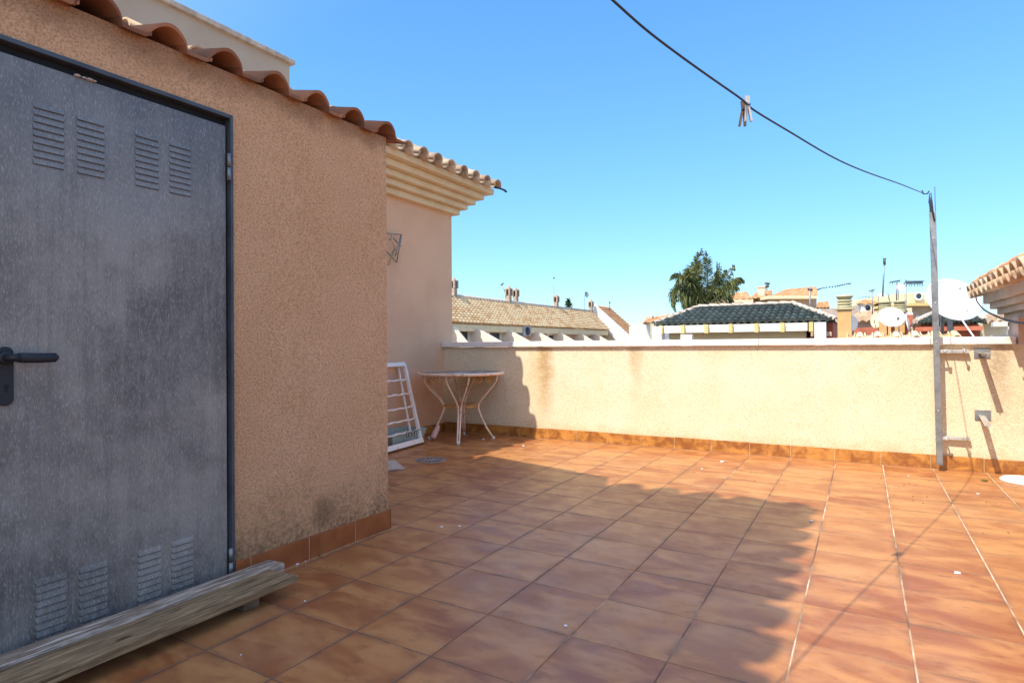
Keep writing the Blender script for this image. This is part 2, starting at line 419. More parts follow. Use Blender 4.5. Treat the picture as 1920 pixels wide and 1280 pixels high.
M_trunk = plain('palm_trunk', (.2, .13, .08), (.1, .06, .04), .9, 0, 12, .5)
def leaf_mat(name, a, b):
    t = NT(name); v = t.obj(); c = t.mix(t.ramp(t.noise(v, 1.6, 4, .7), .35, .65), a, b); return t.done(c, .6, 0, .3)
M_palm = leaf_mat('palm_green', (.05, .075, .025), (.14, .15, .045))
M_palm_d = leaf_mat('palm_dry', (.16, .13, .07), (.24, .19, .11))
M_tree = leaf_mat('tree_green', (.02, .05, .015), (.06, .1, .03))
M_ground = plain('pale_ground', (.3, .25, .2), (.22, .19, .15), .95, 0, .2)

# ------------------------------------------------------------------ roof-tile builders
def tile_surface(mb, O, U, V, N, ncol, pitch, nrow, rl, h=.06, seg=6, step=.02, vmax=None, vmin=None, jit=0):
    """rows of lapped barrel tiles as one wavy sheet, each row lifted at its lower edge"""
    O, U, V, N = map(Vector, (O, U, V, N))
    for c in range(ncol):
        uc = (c+.5)*pitch; top = vmax(uc) if vmax else nrow*rl; bot = vmin(uc) if vmin else 0
        r0 = int(bot // rl)
        for r in range(r0, nrow):
            va = max(r*rl, bot); vb = min((r+1)*rl + .02, top)
            if vb <= va: continue
            jj = random.uniform(-jit, jit)
            A = []; B = []; Cc = []
            for k in range(seg+1):
                q = k/seg; hh = h*(abs(math.sin(math.pi*q))**.8) if q <= 1 else 0
                p = O + U*((c+q)*pitch + jj*.3)
                A.append(mb.vert(p + V*va + N*(hh+step+jj*.2))); B.append(mb.vert(p + V*vb + N*(hh*.92))); Cc.append(mb.vert(p + V*(va+.003) + N*(hh*.6-.02)))
            for k in range(seg):
                uvq = [(c+.5, r+.5)]*4
                mb.facei([A[k], A[k+1], B[k+1], B[k]], uvq, True); mb.facei([Cc[k], Cc[k+1], A[k+1], A[k]], uvq)
def barrel(mb, a, b, U, N, r0, r1, th=.012, seg=8, inv=False, uv=(0, 0), arc=math.pi):
    """one curved tile from a (low end) to b, open half tube with thickness"""
    a, b, U, N = map(Vector, (a, b, U, N)); sgn = -1 if inv else 1; rings = []
    for (p, r) in ((a, r0), (b, r1)):
        for rr in (r, r-th):
            rings.append([mb.vert(p + U*math.cos(arc*k/seg + (math.pi-arc)/2)*rr + N*sgn*math.sin(arc*k/seg + (math.pi-arc)/2)*rr) for k in range(seg+1)])
    oa, ia, ob, ib = rings; u4 = [uv]*4
    for k in range(seg):
        mb.facei([oa[k], oa[k+1], ob[k+1], ob[k]], u4, True); mb.facei([ia[k], ib[k], ib[k+1], ia[k+1]], u4, True)
        mb.facei([oa[k], ia[k], ia[k+1], oa[k+1]], u4); mb.facei([ob[k], ob[k+1], ib[k+1], ib[k]], u4)
    for k in (0, seg): mb.facei([oa[k], ob[k], ib[k], ia[k]], u4)
def eave_course(mb, O, U, V, N, n, pitch, ln, r, chan_out=.0, seg=8, rows=1, jit=.006):
    O, U, V, N = map(Vector, (O, U, V, N))
    for c in range(n):
        for q in range(rows):
            j = random.uniform(-jit, jit)
            p = O + U*((c+.5)*pitch) + V*(q*ln) + N*(.018*0 + j)
            barrel(mb, p + N*.012, p + V*(ln+.06) - N*.004, U, N, r, r*.82, seg=seg, uv=(c+.5, q+.5))
            p2 = O + U*(c*pitch) + V*(q*ln - (chan_out if q == 0 else 0)) + N*(r*.42)
            barrel(mb, p2, p2 + V*(ln+.06+chan_out), U, N, r*.86, r*.95, seg=seg, inv=True, uv=(c+100.5, q+.5))

# ------------------------------------------------------------------ ground and terrace floor
g = MB(); g.face([(-900,-900,-6.5),(900,-900,-6.5),(900,900,-6.5),(-900,900,-6.5)])
tag(g.build('ground', M_ground), kind='structure')
g = MB(); g.box(-4.4, 3.2, -6, 5.95, -.35, 0)
tag(g.build('terrace_floor', M_floor), kind='structure')
g = MB(); g.box(-4.45, 3.25, -6.05, 6.0, -6.5, -.36)
hb = thing('house_body', (0, 0, -6.5), 'lower storeys of the house beneath the tiled terrace', 'house')
g.build('wall', M_wall, hb)

# ------------------------------------------------------------------ storage shed with metal door
SA = .0156
SHM = Matrix.Translation((-2.245, 2.463, 0)) @ Matrix.Rotation(-SA, 4, 'Z')
def L(yworld): return yworld - 2.463
shed = thing('storage_shed', (-2.245, 2.463, 0), 'orange roughcast storage shed with a grey metal door and terracotta eave on the left', 'shed', rz=-SA)
g = MB(SHM)
D0, D1, DT = L(.66), L(1.535), 1.95          # door opening
g.box(-1.9, 0, L(-2.5), D0, 0, 2.14)
g.box(-1.9, 0, D1, 0, 0, 2.14)
g.box(-1.9, 0, D0, D1, DT, 2.14)
g.box(-1.9, -.2, D0, D1, 0, DT)
g.build('wall', M_shed, shed)
g = MB(SHM)   # pressed-steel frame
g.box(-.05, .010, D1-.002, D1+.010, .0, DT+.012)
g.box(-.05, .010, D0-.010, D0+.010, .0, DT+.012)
g.box(-.05, .010, D0+.010, D1-.002, DT-.004, DT+.012)
fr = g.build('door_frame', M_frame, shed, bevel=.002)
g = MB(SHM); g.box(-.06, -.012, D0+.014, D1-.010, .03, DT-.034)
door = g.build('door', M_door, shed, bevel=.002)
g = MB(SHM); g.box(-.1, -.03, D0+.011, D1-.003, DT-.033, DT-.005)
g.build('rebate_shadow', M_dark, fr)  # dark strip standing in for the shadow in the gap above the leaf
# pressed louvre groups, each of eight slats
def louvre(y0, y1, z0, z1, n=9):
    g = MB(SHM); p = (z1-z0)/n
    for k in range(n):
        a = z0 + k*p; b = a + p*.86
        pts = [(-.0125, y0, b), (-.0085, y0+.004, a + p*.35), (-.0065, y0+.005, a), (-.0125, y0+.004, a - .001)]
        q = [(x, y0+y1-y, z) for (x, y, z) in pts]
        i = [g.vert(v) for v in pts]; j = [g.vert(v) for v in q]
        g.facei([i[0], j[0], j[1], i[1]]); g.facei([i[1], j[1], j[2], i[2]]); g.facei([i[2], j[2], j[3], i[3]]); g.facei([i[0], i[1], i[2], i[3]]); g.facei([j[3], j[2], j[1], j[0]])
    o = g.build('louvre_vent', M_door, door)
    g = MB(SHM)
    for k in range(n):
        a = z0 + k*p
        g.box(-.012, -.0112, y0+.003, y1-.003, a - .003, a + .0005)
    g.build('slot', M_frame, o)
for (y0, y1) in ((.859, .950), (.982, 1.072), (1.168, 1.256), (1.29, 1.379)):
    louvre(L(y0), L(y1), 1.592, 1.795); louvre(L(y0+.003), L(y1+.004), .052, .266)
# lever handle on its long plate
g = MB(SHM); yc = L(.787)
pts = []
for k in range(13): a = math.pi*k/12; pts.append((-.012, yc+.021*math.cos(a), .985+.021*math.sin(a)))
for k in range(13): a = math.pi + math.pi*k/12; pts.append((-.012, yc+.021*math.cos(a), .845+.021*math.sin(a)))
g.prism(pts, (.011, 0, 0))
hp = g.build('lock_plate', M_black, door, bevel=.002)
g = MB(SHM); g.lathe((0, 0, 0), [(0, 0), (.0042, 0)], 4)
g = MB(SHM)
T90 = Matrix.Rotation(R(90), 3, 'Y')
g.lathe((-.001, yc+.001, .884), [(0, .0), (.0065, .0), (.0065, .0006), (0, .0006)], 16, T90)
g.box(-.001, -.0002, yc-.003, yc+.005, .866, .884)
g.build('keyhole', M_dark, hp)
g = MB(SHM)
g.tube([(-.004, yc, .972), (.03, yc, .972), (.042, yc+.006, .972), (.046, yc+.02, .972)], [.014, .011, .012, .012], 12)
pr = [(.037, yc+.008, .9715), (.043, yc+.02, .9715), (.046, yc+.07, .9700), (.046, yc+.113, .9705), (.046, yc+.121, .9705)]
rr = [.010, .0155, .0155, .0145, .006]
g.lathe((-.001, yc, .972), [(0, 0), (.0205, 0), (.0205, .008), (.017, .011), (0, .011)], 28, Matrix.Rotation(R(90), 3, 'Y'))
rings = []
for p, r in zip(pr, rr):
    rings.append([g.vert((p[0]+.55*r*math.cos(a), p[1], p[2]+r*math.sin(a))) for a in [2*math.pi*k/12 for k in range(12)]])
for A, B in zip(rings, rings[1:]):
    for k in range(12): g.facei([A[k], A[(k+1)%12], B[(k+1)%12], B[k]], sm=True)
g.facei(rings[0]); g.facei(rings[-1])
g.build('door_handle', M_black, door)
for z0 in (1.69, .06):
    g = MB(SHM)
    for a, b in ((0, .052), (.056, .11)): g.tube([(.004, D1-.006, z0+a), (.004, D1-.006, z0+b)], .008, 12)
    g.build('hinge', M_steel, shed)
g = MB(SHM)     # splashes of filler on the frame head
for (y, s_) in ((.985, .011), (1.005, .009), (1.022, .013), (1.036, .008)):
    g.lathe((-.008, L(y), DT-.031-.001*random.random()), [(0, s_*.5), (s_*.8, s_*.2), (s_, 0), (s_*.6, -s_*.3), (0, -s_*.4)], 9)
g.build('filler_splash', M_stone, fr)
g = MB(SHM)     # skirting tiles
y = 0.012; first = True
for wdt in (.262, .29, .305, .3):
    y2 = max(y - wdt, D1+.011)
    if y2 >= y: break
    g.box(.0, .011, y2+.002, y-.002, .003, .107); y = y2
    if y <= D1+.014: break
g.box(-.6, .011, .002, .012, .003, .107)
g.build('skirting', M_skirt_brown, shed, bevel=.0015)
g = MB(SHM); g.box(.001, .009, D1+.015, .008, .0, .1055); g.build('grout', M_grout, shed)
# mixed roof tiles: an arch, then a flat pan with a doubled lip
g = MB(SHM); PT = .2315; sl = math.tan(R(15))
V_ = Vector((-math.cos(R(15)), 0, math.sin(R(15)))); N_ = Vector((math.sin(R(15)), 0, math.cos(R(15))))
def mixta(y0, row, tilt):
    prof = []
    for k in range(13):
        q = k/12; prof.append((q*.15, .066*math.sin(math.pi*min(1, q*.97+.0))**.75 if q < 1 else 0.0))
    prof += [(.165, -.001), (.225, -.001), (.236, .006), (.246, .008)]
    base = Vector((.04, 0, 2.125)) + V_*(row*.36) + N_*(.014 if row else 0)
    ring = []
    for dv in (0, .40):
        for dn in (0, -.013):
            ring.append([g.vert(base + Vector((0, y0 + a, 0)) + V_*dv + N_*(b + dn + .016 - dv*.03 + tilt)) for a, b in prof])
    a, b, c, d = ring; uv = [(int(y0*20)+.5, row+.5)]*4
    for k in range(len(prof)-1):
        g.facei([a[k], a[k+1], c[k+1], c[k]], uv, k < 11); g.facei([b[k], d[k], d[k+1], b[k+1]], uv, k < 11); g.facei([a[k], b[k], b[k+1], a[k+1]], uv)
    g.facei([a[0], c[0], d[0], b[0]], uv); g.facei([a[-1], b[-1], d[-1], c[-1]], uv)
for k in range(22):
    y0 = L(2.345) - k*PT
    for row in range(4): mixta(y0 , row, random.uniform(-.003, .003))
rf = g.build('tile_roof', M_terra, shed)
g = MB(SHM); g.prism([(.0, L(-2.5), 2.14), (0, L(2.47), 2.14), (-1.9, L(2.47), 2.14), (-1.9, L(-2.5), 2.14)], (0, 0, .001))
g = MB(SHM); g.prism([(-.002, L(-2.45), 2.141), (-1.85, L(-2.45), 2.141), (-1.85, L(-2.45), 2.141+1.85*sl-.03)], (0, 4.9, 0))
g.build('roof_bed', M_ridge, shed)

# ------------------------------------------------------------------ tall plain block rising behind the shed
bb = thing('penthouse_block', (-7.6, 1.2, 2), 'tall plain beige block with a flat coped top rising behind the shed roof', 'building')
g = MB(); g.box(-9.5, -6, -3, 4.88, -6.4, 4.44); g.build('wall', M_big, bb)
g = MB(); g.box(-9.55, -5.95, -3.05, 4.93, 4.44, 4.5); g.build('coping', M_ridge, bb, bevel=.01)

# ------------------------------------------------------------------ stair tower behind the viewer (its roof throws the scalloped shade)
tw = thing('stair_tower', (-3.6, -3, 0), 'stair tower with a barrel tile roof rising behind the shed, its shade on the floor', 'building')
g = MB(); g.box(-5.6, -2.28, -6, -.62, 2.2, 5.32); g.build('wall', M_wall, tw)
ZE = 5.45; EX = -1.705; EY = -.12
g = MB()
g.box(-5.9, EX-.06, -6.3, EY-.06, 5.3, 5.42); g.build('cornice', M_cream, tw)
g = MB()
sV = Vector((-math.cos(R(18)), 0, math.sin(R(18)))); sN = Vector((math.sin(R(18)), 0, math.cos(R(18))))
PB = .262
for k in range(24):
    p = Vector((EX, EY-.11-(k)*PB, ZE))
    barrel(g, p, p + sV*.5, (0, 1, 0), sN, .1, .085, uv=(k+.5, .5))
    q = p + Vector((0, -PB/2, .02)) - sV*(-.02)
    barrel(g, q, q + sV*.5, (0, 1, 0), sN, .09, .09, inv=True, uv=(k+50.5, .5))
    g.lathe(p + Vector((-.06, 0, .0)), [(0, .02), (.1, .02), (.1, 0), (0, 0)], 16)  # flat disc added at each tile end to scallop the cast shadow
sV2 = Vector((0, -math.cos(R(18)), math.sin(R(18)))); sN2 = Vector((0, math.sin(R(18)), math.cos(R(18))))
for k in range(17):
    p = Vector((EX-.1-(k)*PB, EY, ZE))
    barrel(g, p, p + sV2*.5, (1, 0, 0), sN2, .1, .085, uv=(k+80.5, .5))
    g.lathe(p + Vector((0, -.05, .0)), [(0, .02), (.095, .02), (.095, 0), (0, 0)], 16)  # discs added along the front eave too, shaping its shadow edge
g.prism([(EX-.04, EY-.04, ZE-.02), (-5.9, EY-.04, ZE-.02), (-5.9, -6.3, ZE-.02), (EX-.04, -6.3, ZE-.02)], (0, 0, .04))
g.prism([(EX-.2, EY-.2, ZE+.02), (-5.9, EY-.2, ZE+.02), (-4, -3, ZE+.8)], (0, 0, .02)); g.prism([(EX-.2, EY-.2, ZE+.02), (EX-.2, -6.3, ZE+.02), (-4, -3, ZE+.8)], (0, 0, .02))
g.build('tile_roof', M_terra, tw)

# ------------------------------------------------------------------ neighbour house with the stepped cornice
nb = thing('neighbour_house', (-5.2, 4, 0), 'pink-beige house with a stepped cream cornice and pale tiled eave beyond the shed', 'house')
g = MB(); g.box(-6.6, -4.25, -3, 5.80, -6.4, 2.86); g.build('wall', M_wall, nb)
g = MB()
for (o_, z0, z1) in ((.075, 2.565, 2.635), (.145, 2.635, 2.70), (.215, 2.70, 2.765), (.29, 2.765, 2.835), (.375, 2.835, 2.905)):
    g.box(-6.55, -4.25+o_, -2.9, 5.80+o_, z0, z1 + (.0005 if z1 < 2.9 else 0))
g.build('cornice', M_cream, nb, bevel=.012)
g = MB(); U = Vector((0, 1, 0)); sl = R(14)
V_ = Vector((-math.cos(sl), 0, math.sin(sl))); N_ = Vector((math.sin(sl), 0, math.cos(sl)))
O = Vector((-3.79, 2.0, 2.905)); pt = .235; n = 18
eave_course(g, O, U, V_, N_, n, pt, .34, .08, 0, 8, 1)
V2 = Vector((0, -math.cos(sl), math.sin(sl))); N2 = Vector((0, math.sin(sl), math.cos(sl)))
eave_course(g, Vector((-6.6, 6.25, 2.905)), Vector((1, 0, 0)), V2, N2, 11, pt, .34, .088, 0, 8, 1)
tile_surface(g, Vector((-4.0, 2.0, 2.965)), U, V_, N_, 17, pt, 6, .33, .07, 6, .02, vmax=lambda u: min(2.0, max(.0, 4.15-u)))
er = g.build('eave_tiles', M_buff, nb)
g = MB()
for k in range(9):
    a = Vector((-4.02, 2.0+.46*k, 3.015)); b = a + Vector((0, .5, 0))
    barrel(g, a + Vector((0,0,.004)), b, (1, 0, 0), (0, 0, 1), .075, .066, seg=8, uv=(k+.5, 9.5))
g.build('ridge_tiles', M_buff, nb)
g = MB()
g.tube([(-3.9, 6.1, 2.93), (-3.82, 6.22, 2.92), (-3.79, 6.3, 2.905)], .012, 6)
g.lathe((-3.79, 6.31, 2.895), [(0, -.015), (.02, 0), (0, .02)], 8)
g.build('corner_hook', M_cable, nb)
g = MB(); y = 3.0
while y < 5.6:
    g.box(-4.25, -4.238, y+.002, y+.298, .003, .095); y += .3
g.build('skirting', M_skirt, nb, bevel=.0015)

# ------------------------------------------------------------------ parapet wall
PA = math.atan(.027)
PM = Matrix.Translation((0, 5.735, 0)) @ Matrix.Rotation(PA, 4, 'Z')
pw = thing('parapet_wall', (0, 5.735, 0), 'low cream stucco parapet wall with a white coping closing the terrace', 'wall', rz=PA)
g = MB(PM); g.box(-4.26, 3.1, 0, .17, 0, .975); g.build('wall', M_par, pw)
g = MB(PM)
xs = [-4.252, -3.32, -2.06, -.8, .46, .984]
for a, b in zip(xs, xs[1:]): g.box(a+.0012, b-.0012, -.038, .20, .978, 1.036)
g.build('coping', M_coping, pw, bevel=.006)
g = MB(PM); xs = [-4.24, -4.0, -3.67, -3.34]
x = -4.24
while x < 3.0:
    g.box(x+.0018, x+.3335, -.012, 0, .003, .107+random.uniform(-.002, .003)); x += .3352
g.build('skirting', M_skirt, pw, bevel=.0015)
g = MB(PM); g.box(-4.23, 3.0, -.0095, .0, 0, .104); g.build('grout', M_grout, pw)

# ------------------------------------------------------------------ round mosaic table
TC = Vector((-3.70, 5.20, 0))
tb = thing('round_table', TC, 'round mosaic garden table with bent cream iron legs in the parapet corner', 'table')
TH = .715; TR = .462
g = MB(); g.lathe(TC + Vector((0, 0, TH)), [(0, .0), (TR-.02, .0), (TR-.02, -.012), (0, -.012)], 64); g.build('table_top', M_mosaic, tb)
g = MB(); g.lathe(TC + Vector((0, 0, TH)), [(TR-.02, .002), (TR-.006, .004), (TR, -.006), (TR-.002, -.022), (TR-.014, -.027), (TR-.024, -.02), (TR-.02, .002)], 64); g.build('rim', M_iron, tb)
for k in range(4):
    ph = R(-60 + 90*k); rad = Vector((math.cos(ph), math.sin(ph), 0)); tg = Vector((-rad.y, rad.x, 0))
    g = MB()
    for s_ in (-1, 1):
        P = []
        for (r, sp, z) in ((.385, .115, TH-.02), (.383, .112, .645), (.365, .10, .60), (.30, .07, .52), (.215, .032, .42), (.187, .018, .37), (.182, .0125, .33), (.205, .0115, .26), (.27, .011, .12), (.335, .0105, .02)):
            P.append(TC + rad*r + tg*(s_*sp) + Vector((0, 0, z)))
        g.tube(P, .0095, 8)
    lg = g.build('leg', M_iron, tb)
    g = MB(); g.lathe(TC + rad*.34, [(0, 0), (.019, 0), (.019, .022), (.014, .03), (0, .03)], 12); g.build('foot', M_white, lg)
g = MB(); g.tube([TC + Vector((.178*math.cos(a), .178*math.sin(a), .355)) for a in [2*math.pi*k/32 for k in range(32)]], .0075, 8, closed=True)
g.tube([TC + Vector((.17*math.cos(a), .17*math.sin(a), .375)) for a in [2*math.pi*k/32 for k in range(32)]], .004, 6, closed=True)
g.build('lower_ring', M_rust, tb)
g = MB()
g.tube([TC + Vector((.375*math.cos(a), .375*math.sin(a), TH-.03)) for a in [2*math.pi*k/40 for k in range(40)]], .006, 6, closed=True)
for k in range(4):      # scrolls under the rim between the legs
    for m, s_ in ((-.32, 1), (-.13, -1), (.13, 1), (.32, -1)):
        c = R(-15 + 90*k) + m; P = []
        for j in range(14):
            a = j/13*2*math.pi*1.25; r = .034*(1 - j/13*.65)
            x = s_*r*math.sin(a); z = -r*math.cos(a)
            an = c + x/.37
            P.append(TC + Vector((.37*math.cos(an), .37*math.sin(an), TH-.075+z+.002)))
        g.tube(P, .0035, 5)
g.build('scrollwork', M_rust, tb)

# ------------------------------------------------------------------ white slatted frame leaning by the wall
sf = thing('slatted_frame', (-3.95, 4.3, 0), 'rusting white slatted metal frame leaning against the wall beside the table', 'frame')
b0 = at(790, 829, Z=.015); b1 = Vector((-3.80, 4.02, .015)); top0 = at(758, 683, X=-4.20)
sd_ = (b1 - b0).normalized(); L_ = .78
Tt = top0
upv = (Tt - b0)
nv = sd_.cross(upv).normalized()
if nv.x < 0: nv = -nv
def rail(mb, a, b, w_, d_):
    a = Vector(a); b = Vector(b); t = (b-a); ln = t.length; t.normalize(); s1 = t.cross(nv).normalized()
    mb.obox((a+b)/2, t*(ln/2), s1*(w_/2), nv*(d_/2))
B0 = b0; B1 = b0 + sd_*L_; T0 = Tt; T1 = Tt + sd_*(L_*.86)
for a, b, nm in ((B0, T0, 'side_rail'), (B1, T1, 'side_rail')):
    g = MB(); rail(g, a, b, .028, .035); rail(g, Vector(a) + sd_*.07*(1 if a == B0 else -1) - nv*.06, Vector(b) + sd_*.06*(1 if a == B0 else -1) - nv*.04, .018, .018); g.build(nm, M_rackw, sf, bevel=.003)
g = MB(); rail(g, B0 + Vector((0, 0, .02)), B1 + Vector((0, 0, .02)), .05, .06); g.build('bottom_rail', M_rackw, sf, bevel=.004)
g = MB(); rail(g, T0, T1, .045, .035); g.build('top_rail', M_rackw, sf, bevel=.004)
for f in (.2, .38, .55, .7, .84):
    a = T0.lerp(B0, f); b = T1.lerp(B1, f); g = MB()
    P = [a.lerp(b, k/14) + Vector((0, 0, .004*math.sin(k*1.9+f*9))) for k in range(15)]
    g.tube(P, [.010 + .003*math.sin(k*2.3+f*20) for k in range(15)], 7); g.build('slat', M_rackw, sf)

# pale tub standing behind the slatted frame, pink bottle and loose tile on the floor
tbx = at(783, 826, Z=0)
g = MB(); c0 = Vector((-4.05, 4.62, 0))
prof = [(-.14, -.3), (.14, -.3), (.14, .3), (-.14, .3)]
bot = [g.vert(c0 + Vector((x*.75, y*.72, .0))) for x, y in prof]; tp = [g.vert(c0 + Vector((x, y*.9, .15))) for x, y in prof]; ti = [g.vert(c0 + Vector((x*.92, y*.86, .15))) for x, y in prof]; bi = [g.vert(c0 + Vector((x*.7, y*.68, .012))) for x, y in prof]
for A, B in ((bot, tp), (tp, ti), (ti, bi)):
    for k in range(4): g.facei([A[k], A[(k+1)%4], B[(k+1)%4], B[k]])
g.facei(bot[::-1]); g.facei(bi)
tag(g.build('plastic_tub', M_tub, bevel=.008), 'pale green plastic tub behind the white slatted frame', 'tub')
g = MB(); a = at(811, 822, Z=.022); b = at(822, 799, Z=.14); b = a + (b-a).normalized()*.16
g.tube([a, a.lerp(b, .12), a.lerp(b, .7), a.lerp(b, .86), b], [.022, .03, .03, .018, .015], 12)
tag(g.build('pink_bottle', M_pink), 'small pink plastic bottle tilted beside the left table leg', 'bottle')
g = MB(); c = [at(761, 881, Z=0), at(733, 868, Z=0), at(733, 868, Z=0) + Vector((-.3, -.12, 0)), at(728, 885, Z=0) + Vector((-.1, -.14, 0)), at(728, 885, Z=0)]
c = [Vector((-3.19, 3.70, .001)), Vector((-3.50, 3.93, .001)), Vector((-3.72, 3.64, .001)), Vector((-3.42, 3.41, .001))]
g.prism(c, (0, 0, .014)); tag(g.build('loose_tile', M_stone, bevel=.003), 'loose pale stone tile lying on the floor at the shed corner', 'tile')
g = MB()        # wreath ornament hooked on the frame
for k in range(4):
    c = T0.lerp(B0, .86) + sd_*(.10+.05*k) + nv*.03 + Vector((0, 0, -.02+.012*(k % 2)))
    g.tube([c + sd_*.022*math.cos(a) + Vector((0, 0, .03*math.sin(a))) for a in [2*math.pi*j/12 for j in range(12)]], .003, 5, closed=True)
tag(g.build('wire_ornament', M_trunk), 'small dark wire ornament hanging on the lowest slat of the white frame', 'ornament')

# floor drain
dc = Vector((-3.26, 4.12, 0)); dr = thing('floor_drain', dc, 'round slotted metal floor drain near the table', 'drain')
g = MB(); g.lathe(dc, [(0, .0035), (.055, .0035)], 24)
g = MB(); g.lathe(dc, [(.118, .002), (.118, .006), (.13, .005), (.135, .0015), (.118, .0015)], 40); g.build('rim', M_drain, dr)
g = MB(); g.lathe(dc, [(0, .002), (.118, .002)], 24); g.build('well', M_dark, dr)
g = MB()
for k in range(16):
    a = 2*math.pi*k/16; rad = Vector((math.cos(a), math.sin(a), 0)); g.obox(dc + rad*.078 + Vector((0, 0, .004)), rad*.042, Vector((-rad.y, rad.x, 0))*(.0075), (0, 0, .002))
g.lathe(dc, [(0, .0065), (.04, .0065), (.04, .002)], 16); g.build('grate', M_drain, dr)

# ------------------------------------------------------------------ folding airer on the neighbour wall
ar = thing('wall_airer', (-4.25, 4.7, 1.9), 'folded metal airer hanging on the pink wall under the cornice', 'clothes airer')
def wy(px, py, x=-4.2): return at(px, py, X=x)
for a, b, r in (((714, 437), (753, 440), .006), ((753, 440), (744, 492), .006), ((735, 441), (731, 450), .005)):
    g = MB(); g.tube([wy(*a), wy(*b)], r, 6); g.build('rail', M_steel, ar)
for a, b in (((724, 470), (744, 492)), ((733, 447), (746, 478)), ((728, 497), (737, 470)), ((742, 463), (730, 493)), ((737, 446), (752, 462)), ((752, 440), (741, 480))):
    g = MB(); g.tube([wy(*a, x=-4.17), wy(*b, x=-4.17)], .006, 6); g.build('scissor_arm', M_rust if a[0] in (733, 728) else M_steel, ar)

# ------------------------------------------------------------------ clothesline post, line and pegs
px0 = at(1763, 868, Z=0.03); 
pb = Vector((.502, 5.64, .05)); pt_ = Vector((.472, 5.63, 2.2))
po = thing('clothesline_post', (pb.x, pb.y, .05), 'leaning galvanised steel post clamped to the parapet, holding the clothesline', 'post')
ax = (pt_-pb); ln = ax.length; az = ax.normalized(); ay = Vector((0, 1, 0)); ax_ = ay.cross(az).normalized(); ay = az.cross(ax_)
g = MB()
def seg(z0, z1, x0, x1, y0, y1):
    c = pb + az*((z0+z1)/2) + ax_*((x0+x1)/2) + ay*((y0+y1)/2); g.obox(c, ax_*((x1-x0)/2), ay*((y1-y0)/2), az*((z1-z0)/2))
seg(.0, 1.95, -.02, .02, -.018, -.015); seg(0, ln, .0165, .02, -.015, .018); seg(0, ln-.06, -.02, -.0165, -.015, .018); seg(0, 1.93, -.0165, .0165, .015, .018)
seg(1.95, ln-.07, -.0165, .0, .015, .018)
g.build('pole', M_steel, po, bevel=.0012)
g = MB()
for z0 in (.42, .95, 1.25, 1.75):
    g = MB(); g.lathe(pb + az*z0 + ay*(-.018), [(0, -.0), (.006, 0), (.006, .003), (0, .003)], 10, Matrix.Rotation(R(90), 3, 'X'))
    g.build('bolt', M_steel_l, po)
g = MB()
g.tube([pt_ + Vector((-.018, 0, -.03)), pt_ + Vector((-.03, -.005, -.05)), pt_ + Vector((-.055, -.01, -.05)), pt_ + Vector((-.065, -.01, -.02))], .005, 6)
g.build('hook', M_cable, po)
g = MB()
for s_ in (-1, 1):
    g.tube([pt_ + Vector((-.012 + .004*s_, -.02, -.05)), pt_ + Vector((-.012+.010*s_, -.022, -.12)), pt_ + Vector((.002, -.022, -.2)), pt_ + Vector((.012+.003*s_, -.022, -.27))], [.003, .004, .007, .002], 6)
g.build('knot', M_cable, po)
for zz in (.925, .255):
    g = MB(); y = 5.69
    c = Vector((.50, y-.005, zz))
    g.box(.505, .70, 5.705, 5.712, zz-.014, zz+.012); g.box(.505, .70, 5.712, 5.735, zz+.006, zz+.012)
    g.tube([(.49, 5.63, zz), (.49, 5.75, zz)], .006, 8); g.tube([(.545, 5.63, zz), (.545, 5.75, zz)], .006, 8); g.tube([(.665, 5.64, zz), (.665, 5.75, zz)], .006, 8)
    g.obox((.517, 5.642, zz), (.045, 0, .004), (0, .003, 0), (0, 0, .012))
    g.lathe((.545, 5.632, zz), [(0, .0), (.012, .0), (.012, .01), (0, .01)], 6, Matrix.Rotation(R(90), 3, 'X')); g.lathe((.665, 5.65, zz+.008), [(0, -.012), (.011, -.012), (.011, .012), (0, .012)], 6)
    g.build('clamp_bracket', M_steel_l, po, bevel=.001)
# line: sags between this post and another one behind the viewer
lt = pt_ + Vector((-.055, -.01, -.045)); peg = at(1398, 196, s=1.98); e0 = at(1148, 0, s=1.36)
far = Vector((-1.55, -3.0, 2.25))
def bez(p, q, r, t): return p*(1-t)**2 + q*2*t*(1-t) + r*t*t
cl = []
pa_ = at(1560, 300, s=2.9)
def onwire(px, py):     # where the ray of a photo pixel meets the upright surface the line hangs in
    d = at(px, py, s=1) - CAM; lo, hi = .3, 8.
    def f(t):
        p = d*t; u = (p.y-1.98)/(lt.y-1.98); return p.x - (-.322 + (lt.x+.322)*u + (.08*math.sin(math.pi*u) if 0 < u < 1 else .25*u if u <= 0 else 0))
    for _ in range(50):
        m = (lo+hi)/2
        if f(lo)*f(m) <= 0: hi = m
        else: lo = m
    return CAM + d*lo
tmp = [lt] + [onwire(*q) for q in ((1690, 346), (1620, 321), (1560, 294), (1480, 247), (1414, 207), (1390, 186), (1330, 144), (1270, 101), (1210, 55), (1148, 0), (1080, -62))]
def cr(P, n=6):
    out = []
    for i in range(len(P)-1):
        p0 = P[max(0, i-1)]; p1 = P[i]; p2 = P[i+1]; p3 = P[min(len(P)-1, i+2)]
        for k in range(n):
            t = k/n; out.append(.5*((2*p1) + (p2-p0)*t + (2*p0-5*p1+4*p2-p3)*t*t + (3*p1-p0-3*p2+p3)*t**3))
    return out + [P[-1]]
pth = cr(tmp); q0 = pth[-1]
for k in range(1, 9): pth.append(q0.lerp(far, k/8) + Vector((0, 0, -.18*math.sin(math.pi*k/8))))
g = MB(); g.tube(pth, .0031, 8)
tag(g.build('clothesline', M_cable), 'dark sagging clothesline crossing the sky to the steel post', 'clothesline')
g = MB(); g.tube([(-1.55, -3.0, 0), (-1.55, -3, 2.3)], .02, 10); tag(g.build('rear_line_post', M_steel), 'second steel clothesline post standing behind the viewpoint', 'post')
